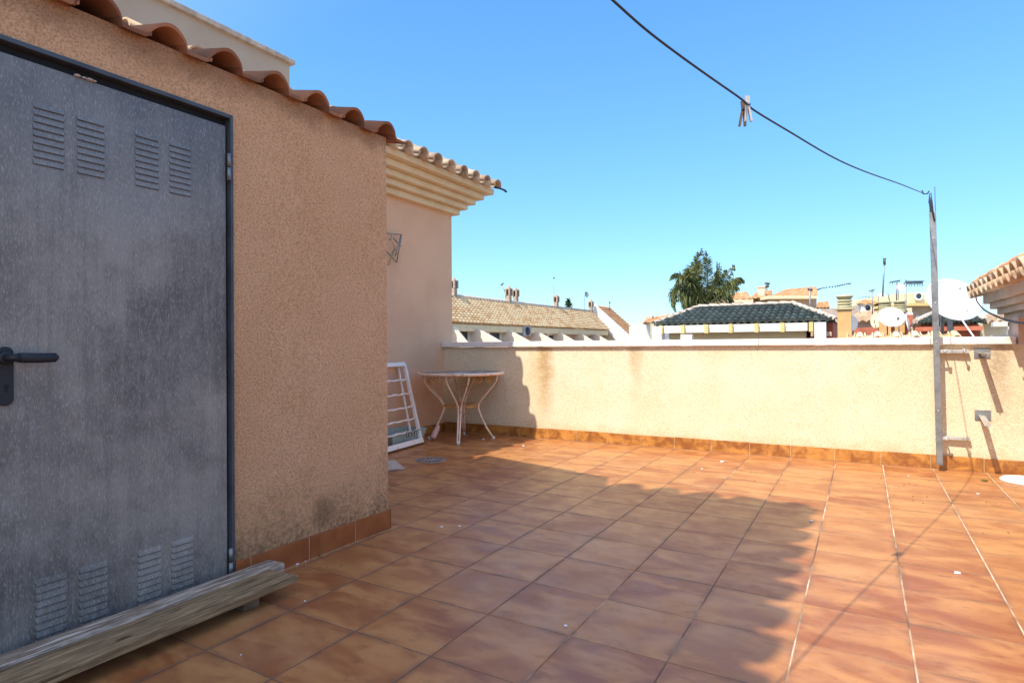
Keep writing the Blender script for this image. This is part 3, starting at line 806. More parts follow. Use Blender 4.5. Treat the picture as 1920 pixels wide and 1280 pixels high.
def clothespeg(base, mat, label, lean):
    t = thing('clothes_peg', base, label, 'clothes peg', 'pegs clipped on the clothesline')
    e = CR
    for s_ in (-1, 1):
        g = MB()
        a = base + e*(s_*.0045) + Vector((0, 0, .028)); b = base + e*(s_*.002+lean*.0) + Vector((0, 0, .004)); c = base + e*(s_*.009 + lean) + Vector((0, 0, -.052))
        for p, q in ((a, b), (b, c)):
            d = (q-p); ln = d.length; d.normalize(); sx = d.cross(CF).normalized()
            g.obox((p+q)/2, d*(ln/2+.0005), sx*.003, CF*.0045)
        g.build('arm', mat, t)
    g = MB(); g.tube([base + e*-.008 + CF*-.006, base + e*.008 + CF*-.006], .0022, 6); g.tube([base + e*-.008 + CF*-.006 , base + e*.0 + CF*-.007+ Vector((0,0,.006))], .0012, 5); g.build('spring', M_cable, t)
pg0 = onwire(1401, 196)
clothespeg(pg0 + Vector((0, 0, -.002)), M_peg, 'pale grey wooden peg clipped upright on the clothesline', .004)
clothespeg(pg0 - CR*.007 + CF*.014 + Vector((0, 0, -.012)), M_peg_b, 'brown weathered peg hanging beside the grey one on the line', -.004)

# ------------------------------------------------------------------ two steel arms bolted to the parapet
for i, (zz, dx) in enumerate(((.905, .0), (.43, .0))):
    o = thing('steel_bracket', (.79, 5.75, zz), ('upper' if i == 0 else 'lower') + ' steel arm sticking out of a square plate on the parapet, right of the post', 'bracket', 'steel brackets on the parapet')
    g = MB(PM); g.box(.735, .835, -.006, -.001, zz-.035, zz+.045); g.build('plate', M_steel, o, bevel=.001)
    g = MB(); a = Vector((.778, 5.745, zz+.005)); b = a + Vector((-.005, -.33 if i == 0 else -.30, .004 if i == 0 else -.045)); d = (b-a).normalized(); sx = d.cross(Vector((0, 0, 1))).normalized(); su = sx.cross(d)
    g.obox((a+b)/2, d*((b-a).length/2), sx*.02, su*.003); g.obox((a+b)/2 - su*.012, d*((b-a).length/2), sx*.003, su*.0085); g.build('arm', M_steel_l, o, bevel=.0008)

# ------------------------------------------------------------------ planks in front of the door
def plank(name, pts, z0, z1, mat, label, grooves=()):
    g = MB(); g.prism([(p[0], p[1], z0) for p in pts], (0, 0, z1-z0))
    for (p, q, w_) in grooves: pass
    return tag(g.build(name, mat, bevel=.004), label, 'plank', 'planks laid along the door sill')
def board(label, mat, x_of, y0, y1, z0, prof):
    """moulded board: profile [(x offset, z)] swept along y, end cut slightly askew"""
    g = MB(); n = len(prof); st = [y0 + (y1-y0)*k/16 for k in range(17)]; rings = []
    for k, y in enumerate(st):
        rings.append([g.vert((x_of(y)+px_, y + (.05*(px_/.2) if k == 16 else 0), z0+pz+.0012*math.sin(k*1.7+px_*90))) for px_, pz in prof])
    for A, B in zip(rings, rings[1:]):
        for j in range(n): g.facei([A[j], A[(j+1)%n], B[(j+1)%n], B[j]])
    g.facei(rings[0]); g.facei(rings[-1][::-1])
    return tag(g.build('plank', mat, bevel=.0015), label, 'plank', 'planks laid along the door sill')
board('grooved weathered grey plank raised on a block along the door sill, the nearer board', M_wood, lambda y: -2.115+.01*(y-1), -.9, 1.60, .052,
      [(0, 0), (.135, 0), (.137, .026), (.095, .029), (.091, .0265), (.088, .03), (.05, .034), (.046, .030), (.042, .035), (0, .036)])
board('silvery narrow plank tight against the metal door, behind the grooved board', M_wood2, lambda y: -2.195+.03*(y-1.6), -.9, 1.665, .052,
      [(0, 0), (.076, 0), (.076, .026), (.07, .034), (.045, .038), (.04, .034), (.035, .039), (.003, .04), (0, .036)])
for yy in (1.42, .3):
    g = MB(); g.box(-2.14, -2.02, yy, yy+.07, .001, .051); tag(g.build('wood_block', M_trunk, bevel=.003), 'small dark wood block under the right end of the planks' if yy > 1 else 'small wood block under the planks out of sight at the left', 'block')

# ------------------------------------------------------------------ things lying on the floor
g = MB(); c = Vector((.99, 5.50, 0))
g.lathe(c, [(0, .022), (.10, .024), (.135, .022), (.148, .012), (.15, .0), (0, .0)], 40)
tag(g.build('white_lid', M_white), 'round white plastic lid lying at the foot of the parapet by the right edge', 'lid')
def flake(px, py, s_, label, name='paint_flake', mat=None, hh=.4):
    p = at(px, py, Z=0); g = MB(); rnd = random.Random(px*7+py); n = 7
    pts = [p + Vector((s_*math.cos(2*math.pi*k/n)*rnd.uniform(.5, 1.1), s_*.8*math.sin(2*math.pi*k/n)*rnd.uniform(.5, 1.1), .0012)) for k in range(n)]
    g.prism(pts, (0, 0, s_*hh))
    return tag(g.build(name, mat or M_chip, bevel=s_*.08), label, 'paint flake' if name == 'paint_flake' else name.replace('_', ' '), 'pale crumbs scattered on the tiles' if name == 'paint_flake' else None)
for (px, py, s_, lb) in ((556, 1058, .014, 'lumpy white crumb by the shed skirting above the plank end'), (572, 1052, .008, 'tiny white crumb just right of the lumpy one by the skirting'),
    (572, 1127, .006, 'small pale crumb on the tile right of the plank end'), (828, 988, .010, 'left of two white flakes on the tiles in front of the shed corner'), (861, 987, .012, 'right of two white flakes on the tiles in front of the shed corner'),
    (1061, 1174, .009, 'white fleck alone on the shaded tiles at the bottom centre'), (1521, 977, .013, 'white crumb at the scalloped shadow edge on the right'), (1354, 866, .020, 'large white flake on the sunlit tiles near the parapet'),
    (1316, 879, .010, 'small white flake left of and nearer than the large sunlit flake'), (1794, 1075, .016, 'white square scrap on the sunlit tiles right of the line shadow'), (981, 836, .016, 'yellowish flake in the sun at the edge of the corner shade'),
    (906, 824, .018, 'pale scrap on the shaded floor right of the front table foot'), (918, 830, .008, 'tiny white crumb in front of the scrap by the right table foot'), (1703, 892, .009, 'small white crumb on sunlit tiles left of the steel post foot'),
    (1834, 926, .010, 'small pale crumb on sunlit tiles below the round lid'), (452, 1228, .004, 'tiny white speck on the tiles below the planks')):
    flake(px, py, s_, lb)
flake(1846, 902, .022, 'curled dry leaf on the sunlit tiles left of the round lid', 'dry_leaf', M_leaf, .6)
flake(596, 1040, .012, 'small dark clod at the foot of the shed skirting', 'soil_clod', M_leaf, .6)
g = MB()
for k in range(80):
    cx, cy = random.choice(((1720, 905), (1690, 912), (1740, 925), (1850, 945), (1870, 1000), (1600, 880), (1900, 960), (600, 1060), (1380, 875)))
    p = at(cx + random.gauss(0, 40), cy + random.gauss(0, 10), Z=0); s_ = random.uniform(.0015, .0045)
    g.lathe(p + Vector((0, 0, .0)), [(0, s_*1.2), (s_, s_*.6), (s_*.8, 0), (0, 0)], 6)
tag(g.build('dirt_crumbs', M_leaf), 'scattered dark crumbs of dirt on the terrace tiles', 'dirt', kind='stuff')
g = MB(); w0 = at(592, 1043, Z=0)
g.tube([(-2.228, w0.y, .005), (-2.225, w0.y+.004, .03), (-2.226, w0.y+.012, .06), (-2.228, w0.y+.01, .085)], .0022, 5)
tag(g.build('weed_stalk', M_leaf), 'dry weed stalk growing up the shed skirting', 'weed')

# ------------------------------------------------------------------ lower tiled house at the right edge
rh = thing('eaved_outhouse', (1.8, 5.5, 0), 'low outhouse with a tiled eave and stone cornice at the right edge', 'outhouse')
g = MB(); g.box(1.09, 3.2, 5.98, 6.62, -6.4, 1.40); g.box(1.62, 3.2, 2.6, 5.72, .002, 1.40); g.box(1.0, 1.62, 5.745, 5.975, .98, 1.18)
g.build('wall', M_pinkw, rh)
g = MB()
for (o_, z0, z1) in ((1.06, 1.175, 1.235), (1.02, 1.235, 1.285), (.975, 1.285, 1.335), (.935, 1.335, 1.42)):
    e = 1.09-o_
    g.box(o_, 3.2, 3.9, 6.62+e, z0, z1+.0004)
g.build('cornice', M_cream_r, rh, bevel=.008)
g = MB(); sl = R(16)
V_ = Vector((math.cos(sl), 0, math.sin(sl))); N_ = Vector((-math.sin(sl), 0, math.cos(sl)))
eave_course(g, Vector((.862, 3.88, 1.43)), Vector((0, 1, 0)), V_, N_, 15, .21, .34, .082, .02, 8, 1)
tile_surface(g, Vector((.98, 3.9, 1.475)), Vector((0, 1, 0)), V_, N_, 15, .21, 5, .33, .055, 6, .02)
g.build('eave_tiles', M_buff, rh)
g = MB()
for k in range(7):
    a = Vector((.935, 3.95+.44*k, 1.52)); barrel(g, a, a + Vector((0, .46, 0)), (1, 0, 0), (0, 0, 1), .07, .06, uv=(k+.5, 7.5))
g.build('ridge_tiles', M_orange, rh)
g = MB(); P = [at(1830, 555, X=.89), at(1832, 565, X=.95), at(1845, 580, X=.98), at(1868, 592, X=.98), at(1893, 601, X=.98), at(1925, 606, X=.98), at(1960, 607, X=.98)]
g.tube(cr(P), .006, 6); g.tube(cr([p + Vector((0, .02, .012 if k > 3 else -.004)) for k, p in enumerate(P[2:])]), .005, 6)
tag(g.build('loose_cable', M_cable), 'black cable looping down from the outhouse eave at the right', 'cable')

# white low wall just behind the parapet end
ww = thing('white_side_wall', (1.0, 7.2, 0), 'white painted side wall behind the right end of the parapet', 'wall')
a = at(1861, 600, Y=7.4); b = at(1898, 640, Y=7.4)
g = MB(); g.box(a.x, b.x+.3, 7.35, 7.5, -6.4, at(1880, 628, Y=7.4).z); g.box(at(1888, 600, Y=7.4).x, b.x+.3, 7.36, 7.49, .8, at(1890, 604, Y=7.4).z); g.box(a.x, b.x+.3, 7.36, 7.49, at(1880, 612, Y=7.4).z, at(1890, 603, Y=7.4).z)
g.build('wall', M_white, ww)

# ------------------------------------------------------------------ satellite dishes
def dish(px, py, wpx, s, ratio, label, yaw=0, mat=None, feed=True, pole=.8, pitch=35, name='satellite_dish', arm_dir=None, grp='satellite dishes on the far roofs'):
    """offset bowl facing roughly the viewer, pitched up so it reads as a flat ellipse"""
    c = at(px, py, s=s); r = wpx/FPX*s/2
    o = thing(name, (c.x, c.y, c.z - pole), label, 'satellite dish', grp)
    back = -CF.copy(); back.z = 0; back.normalize()
    nrm = (Matrix.Rotation(R(yaw), 3, 'Z') @ back)
    side = Vector((0, 0, 1)).cross(nrm).normalized()
    nrm = (Matrix.Rotation(R(-pitch), 3, side) @ nrm).normalized(); up = nrm.cross(side).normalized()
    cosf = max(.35, abs(up.dot(CU)))
    T = Matrix((side, up*(ratio/cosf), nrm)).transposed()
    g = MB(); d = r*.28
    prof = [(0, -d*.55)] + [(r*q, -d*.55 + d*.55*q*q) for q in (.2, .4, .6, .8, .95)] + [(r, 0), (r*1.0, -.012), (r*.95, -.02 - 0.02*0)]
    prof += [(r*q, -d*.55 + d*.55*q*q - .02) for q in (.8, .6, .4, .2)] + [(0, -d*.55-.02)]
    g.lathe(c, prof, 48, T); g.build('bowl', mat or M_dish, o)
    g = MB(); bk = c - nrm*(d*.55+.03); foot = Vector((bk.x, bk.y, c.z-pole)) - nrm.xy.to_3d()*.12
    g.tube([bk, Vector((foot.x, foot.y, bk.z-.02)), foot], max(.012, r*.05), 8); g.build('mast', M_steel, o)
    if feed:
        g = MB(); bt = c - up*(r*ratio/cosf*.95); tip = c + nrm*(r*.95) - up*(r*.45)
        g.tube([bt, tip], max(.006, r*.025), 6); g.lathe(tip, [(0, -.03), (r*.09, -.02), (r*.09, .04), (0, .05)], 10); g.build('feed_arm', M_steel, o)
    return o
bigd = dish(1790, 561, 126, 9.3, .63, 'largest white satellite dish, partly behind the steel post', yaw=12, pitch=18, feed=False, pole=1.3)
for px, py in ((1799, 541), (1812, 582)):
    g = MB(); g.lathe(at(px, py, s=9.21), [(0, 0), (.012, 0), (.012, .02), (0, .02)], 10, Matrix((CR, CU, -CF)).transposed()); g.build('bolt', M_steel, bigd)
g = MB(); a = at(1804, 600, s=9.2); b = at(1832, 640, s=8.6); g.tube([a, b], .012, 6); tag(g.build('dish_stay', M_white), 'thin white stay rod running down from the largest dish', 'rod')
dish(1672, 594, 47, 11.5, .78, 'white satellite dish in front of the twin round vents', yaw=-8, pitch=15, pole=.7)
dish(1703, 605, 21, 12.2, 1.6, 'narrow side-on white dish right of the one before the twin vents', yaw=50, pitch=10, pole=.6)
dish(1596, 606, 22, 11.8, 1.35, 'pale dish half hidden behind the tall ochre chimney', yaw=-40, pitch=10, pole=.6, mat=M_dish)
dish(1643, 600, 20, 13, 1.5, 'cream side-on dish left of the one before the twin vents', yaw=-50, pitch=10, pole=.6, mat=M_pale)
dish(1691, 540, 17, 22, 1.0, 'small round white dish high above the twin vents', yaw=10, pitch=15, pole=1.2)
dish(1724, 598, 18, 16, .75, 'dark grey dish at the left end of the red-edged green roof', yaw=30, pitch=20, pole=.5, mat=M_dish_g, feed=False)
dish(1651, 553, 10, 26, .8, 'tiny white dish at the foot of the tall antenna mast', yaw=0, pitch=20, pole=.6)

# ------------------------------------------------------------------ green-tiled neighbouring roof pavilion
gp = thing('green_roof_house', (at(1400, 640, Y=15).x, 15, -6.5), 'neighbouring house with a green glazed hip roof over white panels and ochre posts', 'house')
YF = 15.
eL = at(1226, 609, Y=YF); eR = at(1566, 603, Y=YF); rL = at(1310, 577, Y=YF+1.7); rR = at(1486, 574, Y=YF+1.7)
ez = (eL.z+eR.z)/2; rz_ = (rL.z+rR.z)/2
eL.z = eR.z = ez; rL.z = rR.z = rz_
Wd = eR.x - eL.x; dv = Vector((0, 1.7, rz_-ez)); vl = dv.length; V_ = dv.normalized(); N_ = Vector((0, -V_.z, V_.y))
npt = 26; pit = Wd/npt
g = MB()
aL = rL.x - eL.x; aR = eR.x - rR.x
tile_surface(g, eL, Vector((1, 0, 0)), V_, N_, npt, pit, 6, vl/6, .085, 7, .025, vmax=lambda u: min(vl, u/aL*vl, (Wd-u)/aR*vl))
g.face([eL + Vector((0, .02, -.03)), eR + Vector((0, .02, -.03)), rR - Vector((0, 0, .03)), rL - Vector((0, 0, .03))], [(0, 0)]*4)
bk = Vector((0, 3.4, 0)); g.face([eL + bk, eR + bk, rR, rL], [(3, 3)]*4); g.face([eL, rL, eL + bk], [(3, 3)]*3); g.face([eR, rR, eR + bk], [(3, 3)]*3)
rf = g.build('hip_roof', M_green, gp)
g = MB()
for a, b in ((eL, rL), (rL, rR), (rR, eR)):
    n_ = int((b-a).length/.3)+1
    for k in range(n_):
        p = a.lerp(b, k/n_); q = a.lerp(b, (k+1.08)/n_); s1 = (b-a).normalized().cross(Vector((0, 0, 1))).normalized(); nn = s1.cross((b-a).normalized()); nn = nn if nn.z > 0 else -nn
        barrel(g, p + nn*.05, q + nn*.035, s1, nn, .075, .065, seg=6)
g.build('ridge_tiles', M_ridge, rf)
g = MB()
for k in range(n_ := 12): pass
zb = at(1400, 622, Y=YF+.1).z; zt = ez+.01
g.box(eL.x+.15, eR.x-.55, YF-.06, YF+.02, zb, zt-.03); g.build('white_panel', M_white, gp)
zl = at(1400, 633, Y=YF+.1).z
g = MB(); g.box(eL.x+.3, eR.x-.6, YF+.3, YF+3.2, -6.4, zt-.02); g.build('wall', M_pale, gp)
for px in (1244, 1284, 1328, 1373, 1421, 1469, 1522):
    x = at(px, 615, Y=YF+.1).x; g = MB(); g.box(x-.045, x+.045, YF-.13, YF-.0605, zb-.02, zt-.02); g.build('post', M_yel, gp)
x = at(1538, 620, Y=YF).x; g = MB(); g.box(x-.11, x+.12, YF-.14, YF+.14, -6.4, zt-.03); g.build('pillar', M_white, gp)
x = at(1236, 620, Y=YF).x; g = MB(); g.box(x-.14, x+.1, YF-.14, YF+.14, -6.4, zt-.04); g.build('pillar', M_white, gp)
g = MB(); x0 = at(1277, 630, Y=YF-.3).x; x1 = at(1298, 630, Y=YF-.3).x
g.box(x0, x1, YF-.35, YF-.2, -6.4, at(1280, 627, Y=YF-.3).z); g.build('white_pier', M_white, gp)
g = MB(); g.box(eR.x-.52, eR.x-.05, YF+.25, YF+2.9, -6.4, zt-.03); g.build('side_wall', M_red, gp)
g = MB(); g.box(eR.x-.5, eR.x-.08, YF+.12, YF+.2, at(1540, 630, Y=YF).z, at(1540, 622, Y=YF).z); g.build('side_rail', M_pinkw, gp)

# pale wavy eave just beyond the parapet, and a white ledge
le = thing('near_tiled_ledge', (0, 9, -6.5), 'sunlit pale tiled ledge running just behind the parapet coping', 'roof ledge')
g = MB(); yl = 9.2; a = at(1595, 632, Y=yl); b = at(1832, 631, Y=yl); nn = int((b.x-a.x)/.21)
zt_ = at(1700, 623, Y=yl).z
eave_course(g, Vector((a.x, yl, a.z-.045)), Vector((1, 0, 0)), Vector((0, .97, .243)), Vector((0, -.243, .97)), nn, .21, .3, .055, .0, 6, 1)
g.build('ledge_tiles', M_sand, le)
g = MB(); g.box(a.x-.1, b.x, yl+.06, yl+.5, -6.4, a.z-.05); g.build('wall', M_pale, le)

# ------------------------------------------------------------------ chimneys with louvred round caps
def chimney(px0, px1, ytop, ycap, ybase, s, label, capr=1.0, shaft=True):
    a = at(px0, ycap, s=s); b = at(px1, ycap, s=s); c = (a+b)/2; w_ = (b-a).length/2; zt = at((px0+px1)/2, ytop, s=s).z; zc = c.z
    o = thing('chimney', (c.x, c.y, -6.5), label, 'chimney', 'chimneys on the neighbouring roofs')
    if shaft:
        g = MB(); g.box(c.x-w_*.85, c.x+w_*.85, c.y-w_*.85, c.y+w_*.85, -6.4, zc-.04); g.build('shaft', M_och, o, bevel=.008)
        g = MB(); g.box(c.x-w_*1.12, c.x+w_*1.12, c.y-w_*1.12, c.y+w_*1.12, zc-.04, zc); g.build('slab', M_vent, o, bevel=.005)
    h = zt - zc; n_ = 4; g = MB()
    for k in range(n_):
        z0 = zc + h*k/n_ + .002
        g.lathe((c.x, c.y, z0), [(0, 0), (w_*.82, 0), (w_*.9*capr, h/n_*.15), (w_*.9*capr, h/n_*.72), (w_*.7, h/n_*.8), (w_*.7, h/n_), (0, h/n_)], 20)
    g.lathe((c.x, c.y, zt-.015), [(0, 0), (w_*1.05*capr, 0), (w_*1.05*capr, .03), (w_*.6, .045), (0, .045)], 20)
    g.build('vent_cap', M_vent, o)
    return o
chimney(1570, 1597, 556, 577, 632, 11.6, 'tall ochre chimney with a ribbed round cap beside the green roof')
chimney(1648, 1670, 567, 582, 632, 12.5, 'left of the twin squat round vents behind the white dish')
chimney(1677, 1698, 566, 582, 632, 12.5, 'right of the twin squat round vents behind the white dish')

# ------------------------------------------------------------------ second green roof with red fascia (right)
g2 = thing('red_edged_roof', (at(1770, 620, Y=15).x, 15, -6.5), 'small building with a dark green hip roof and brick-red edge behind the big dish', 'house')
Y2 = 13.5; eL = at(1716, 606, Y=Y2); eR = at(1850, 604, Y=Y2); rL = at(1760, 586, Y=Y2+1.2); rR = at(1815, 585, Y=Y2+1.2); eR.z = eL.z; rR.z = rL.z
dv = Vector((0, 1.2, rL.z-eL.z)); vl = dv.length; V_ = dv.normalized(); N_ = Vector((0, -V_.z, V_.y)); Wd = eR.x-eL.x; aL = rL.x-eL.x; aR = eR.x-rR.x
g = MB(); tile_surface(g, eL, Vector((1, 0, 0)), V_, N_, 16, Wd/16, 5, vl/5, .05, 6, .015, vmax=lambda u: min(vl, u/aL*vl, (Wd-u)/aR*vl))
bk = Vector((0, 2.4, 0)); g.face([eL + bk, eR + bk, rR, rL], [(3, 3)]*4); g.face([eL, rL, eL + bk], [(3, 3)]*3); g.face([eR, rR, eR + bk], [(3, 3)]*3)
g.build('hip_roof', M_green, g2)
g = MB()
for a, b in ((eL, rL), (rL, rR), (rR, eR)): g.tube([a + Vector((0, 0, .04)), b + Vector((0, 0, .04))], .05, 8)
g.build('ridge_tiles', M_ridge, g2)
g = MB(); g.box(eL.x, eR.x-.05, Y2+.03, Y2+.12, at(1770, 620, Y=Y2).z, at(1770, 612, Y=Y2).z); g.build('fascia', M_red, g2)
g = MB(); g.box(eL.x+.1, eR.x-.1, Y2+.2, Y2+2.2, -6.4, eL.z-.02); g.build('wall', M_red, g2)
g = MB(); x = at(1781, 610, Y=Y2).x; g.box(x-.04, x+.04, Y2-.04, Y2+.02, at(1781, 622, Y=Y2).z, at(1781, 595, Y=Y2).z); g.build('post', M_frame, g2)

# ------------------------------------------------------------------ row houses on the left
XF = -14.
ZR = at(848, 604, X=XF).z
ya = at(700, 604, X=XF).y; yb = at(1143, 617, X=XF).y
XR = -15.2; ZRR = at(900, 562, X=XR).z
rw = thing('row_houses', (XF-3, (ya+yb)/2, -6.5), 'long row of terraced houses under one sand-coloured tile roof on the left', 'row houses')
dv = Vector((XR-XF, 0, ZRR-ZR)); vl = dv.length; V_ = dv.normalized(); N_ = Vector((V_.z, 0, -V_.x)); 
g = MB(); nc = int((yb-ya)/.27); tile_surface(g, Vector((XF, ya, ZR)), Vector((0, 1, 0)), V_, N_, nc, (yb-ya)/nc, 11, vl/11, .06, 4, .045, jit=.02)
g.face([(XF-.1, ya, ZR-.03), (XF-.1, yb, ZR-.03), (XR, yb, ZRR-.03), (XR, ya, ZRR-.03)], [(1, 1)]*4)
g.face([(XR-1.3, ya, ZR), (XR-1.3, yb, ZR), (XR, yb, ZRR), (XR, ya, ZRR)], [(1, 1)]*4)
rr_ = g.build('roof', M_sand, rw)
g = MB(); g.tube([(XR, ya, ZRR+.03), (XR, yb, ZRR+.03)], .1, 8); g.build('ridge_tiles', M_ridge, rr_)
g = MB(); g.box(XR-1.2, XF-.45, ya, yb-.1, -6.4, ZR-.03); g.build('wall', M_pinkw, rw)
g = MB(); g.box(XF-.45, XF-.08, ya, yb-.05, ZR-.34, ZR-.04); g.build('fascia', M_pale, rw, bevel=.02)
fins = [(848, 612), (895, 617), (955, 620), (1007, 622), (1050, 624), (1089, 625.5), (1119, 627)]
ends = [871, 936, 991, 1039, 1077, 1112, 1140]
for (px, py), ex in zip(fins, ends):
    p = at(px, py, X=XF+.02); q = at(ex, 640, Y=p.y)
    g = MB(); g.prism([(XF-.45, p.y, p.z+.02), (p.x, p.y, p.z), (q.x, p.y, q.z), (q.x+.9, p.y, q.z-.7), (q.x+.9, p.y, -6.4), (XF-.45, p.y, -6.4)], (0, .22, 0))
    g.build('party_wall', M_fin, rw)
for (px, w_, py) in ((852, 1.0, 620), (937, 1.1, 623), (1043, 1.2, 628), (1107, 1.2, 631)):
    c = at(px, py, X=XF-.45); g = MB(); g.box(XF-.45, XF-.40, c.y-w_, c.y+w_, c.z-2, at(px, py-3, X=XF-.45).z); wf = g.build('window', M_white, rw)
    g = MB(); 
    for s_ in (-1, 1): g.box(XF-.40, XF-.39, c.y+s_*w_*.48-w_*.38, c.y+s_*w_*.48+w_*.38, c.z-1.9, at(px, py-1, X=XF-.45).z-.05)
    g.build('pane', M_glass, wf)
for px, py in ((939, 615), (965, 617), (1036, 619), (1108, 622)):
    c = at(px, py, X=XF-.40); g = MB(); g.lathe(c, [(0, 0), (.13, 0), (.13, .1), (0, .14)], 10, T90); g.build('wall_lamp', M_vent, rw)
for px in (981,):
    c = at(px, 619, X=XF-.3); t = thing('air_conditioner', c, 'grey air conditioner unit mounted high on the row house wall', 'air conditioner')
    g = MB(); g.box(XF-.4, XF-.05, c.y-.45, c.y+.4, c.z-.28, c.z+.27); g.build('case', M_dish_g, t, bevel=.02)
    g = MB(); g.lathe((XF-.045, c.y, c.z-.05), [(0, 0), (.2, 0), (.2, .02), (0, .02)], 16, T90); g.build('fan_grille', M_cable, t)

# projecting wing with white verge at the end of the row
wg = thing('end_wing_house', (-13, yb+3, -6.5), 'end house of the row with a steep tile slope and white sloping verge', 'house')
A0 = at(1112, 577, X=XR); YW = at(1112, 577, X=XR).y
P1 = at(1113, 573, Y=YW); P2 = at(1185, 638, Y=YW); 
d12 = (P2-P1)
P3 = P1 + d12*1.6
g = MB(); wdt = .55
g.prism([P1 + Vector((0, 0, .1)), P3 + Vector((0, 0, .1)), P3 - Vector((0, 0, 1.1)), P1 - Vector((0, 0, .8))], (0, .35, 0)); g.build('verge', M_white, wg)
g = MB(); YW2 = YW + 2.4
dv = P1 - P3; V_ = Vector((dv.x, 0, dv.z)).normalized(); N_ = Vector((V_.z, 0, -V_.x)); N_ = N_ if N_.z > 0 else -N_
tile_surface(g, Vector((P3.x, YW+.35, P3.z)), Vector((0, 1, 0)), V_, N_, 8, .3, 24, dv.length/24, .07, 4, .04, jit=.02)
g.face([(P3.x, YW+.3, P3.z-.04), (P3.x, YW2, P3.z-.04), (P1.x, YW2, P1.z-.04), (P1.x, YW+.3, P1.z-.04)], [(1, 1)]*4)
g.build('roof', M_orange, wg)
g = MB(); g.prism([P1 + Vector((0, .1, -.2)), P3 + Vector((0, .1, -.2)), Vector((P3.x, YW+.1, -6.4)), Vector((P1.x-3, YW+.1, -6.4)), Vector((P1.x-3, YW+.1, P1.z-1.6))], (0, 2.1, 0)); g.build('wall', M_pale, wg)

# chimney pots on the long ridge
def pot(px, pyt, pyb, X, label, w_=.3, lean=0):
    b = at(px, pyb, X=X); t = at(px, pyt, X=X); h = t.z - b.z + .2; o = thing('chimney_pot', (b.x, b.y, b.z-.2), label, 'chimney', 'chimneys on the row house ridge')
    c = Vector((b.x, b.y, b.z-.2))
    g = MB(); g.box(c.x-w_/2, c.x+w_/2, c.y-w_/2, c.y+w_/2, c.z, c.z+h*.52); g.build('shaft', M_aged, o)
    g = MB()
    for a_, b_ in ((-1, -1), (-1, 1), (1, -1), (1, 1)): g.box(c.x+a_*w_*.5-.04, c.x+a_*w_*.5+.04, c.y+b_*w_*.5-.04, c.y+b_*w_*.5+.04, c.z+h*.52, c.z+h*.8)
    g.box(c.x-w_*.65, c.x+w_*.65, c.y-w_*.65, c.y+w_*.65, c.z+h*.78, c.z+h*.84)
    g.lathe((c.x, c.y, c.z+h*.84), [(w_*.6, 0), (w_*.35, h*.08), (0, h*.17)], 4); g.build('cap', M_aged, o)
    g = MB(); g.box(c.x-w_*.3, c.x+w_*.3, c.y-w_*.3, c.y+w_*.3, c.z+h*.52, c.z+h*.79); g.build('flue', M_dark, o)
pot(851, 518, 556, XR, 'chimney at the left end of the ridge, against the pink corner', .21)
pot(954, 534, 568, XR, 'left of the two close chimneys on the ridge', .21); pot(967, 537, 569, XR-.1, 'right of the two close chimneys on the ridge', .21)
pot(1043, 550, 577, XR, 'single chimney midway along the ridge', .21)
pot(1108, 560, 586, XR, 'stub chimney at the right end of the ridge', .21)
dish(1100, 552, 10, 37, 1.1, 'small grey dish on the stub chimney of the row', yaw=40, pitch=10, pole=1., mat=M_dish_g, feed=True)
def mast(pts, r, s, label, bars=(), name='aerial_mast', grp='television aerials on the roofs'):
    o = thing(name, at(*pts[0], s=s), label, 'aerial', grp)
    g = MB(); g.tube([at(*p, s=s) for p in pts], r, 6); g.build('mast', M_steel, o)
    for (a, b, rr_) in bars:
        g = MB(); g.tube([at(*a, s=s), at(*b, s=s)], rr_, 5); g.build('boom', M_frame, o)
    return o
mast([(950, 568), (947, 548), (941, 533)], .03, 33, 'thin leaning aerial left of the two close chimneys', [((939, 535), (944, 531), .04)])
mast([(1039, 560), (1038.5, 519)], .012, 37, 'very thin aerial rising by the single chimney', [((1037.5, 520), (1039.5, 522), .05)])
mast([(1143, 582), (1142.5, 565)], .02, 37, 'short thin aerial at the end wing roof', [((1142, 566), (1144, 568), .05)])

# small tree crowns beyond the row
def leafy(name, px, py, wpx, hpx, s, label, n=900, mat=M_tree):
    c = at(px, py, s=s); rx = wpx/FPX*s/2; rz2 = hpx/FPX*s/2
    o = thing(name, (c.x, c.y, -6.5), label, 'tree')
    g = MB(); g.tube([(c.x, c.y, -6.5), (c.x+.1, c.y, c.z-rz2*.6), (c.x, c.y, c.z+rz2*.3)], [.16, .1, .03], 7); g.build('trunk', M_trunk, o)
    g = MB(); rnd = random.Random(px)
    for k in range(n):
        a = rnd.uniform(0, 6.28); zz = rnd.uniform(-1, 1); rr = (1-abs(zz)**1.8)*rnd.uniform(.2, 1)**.5 * (.75+.25*math.sin(a*3+zz*5))
        p = c + Vector((rx*rr*math.cos(a), rx*rr*math.sin(a), rz2*zz)); q = Vector((rnd.gauss(0, 1), rnd.gauss(0, 1), rnd.gauss(0, 1))).normalized(); t = q.cross(Vector((0, 0, 1))).normalized(); l = .09*rnd.uniform(.6, 1.5)
        g.face([p, p + q*l + t*l*.4, p + q*l*2, p + q*l - t*l*.4])
    g.build('crown', mat, o, fix=False)
leafy('small_tree', 1066, 573, 15, 22, 40, 'small dark tree peeping above the row house ridge', 500)

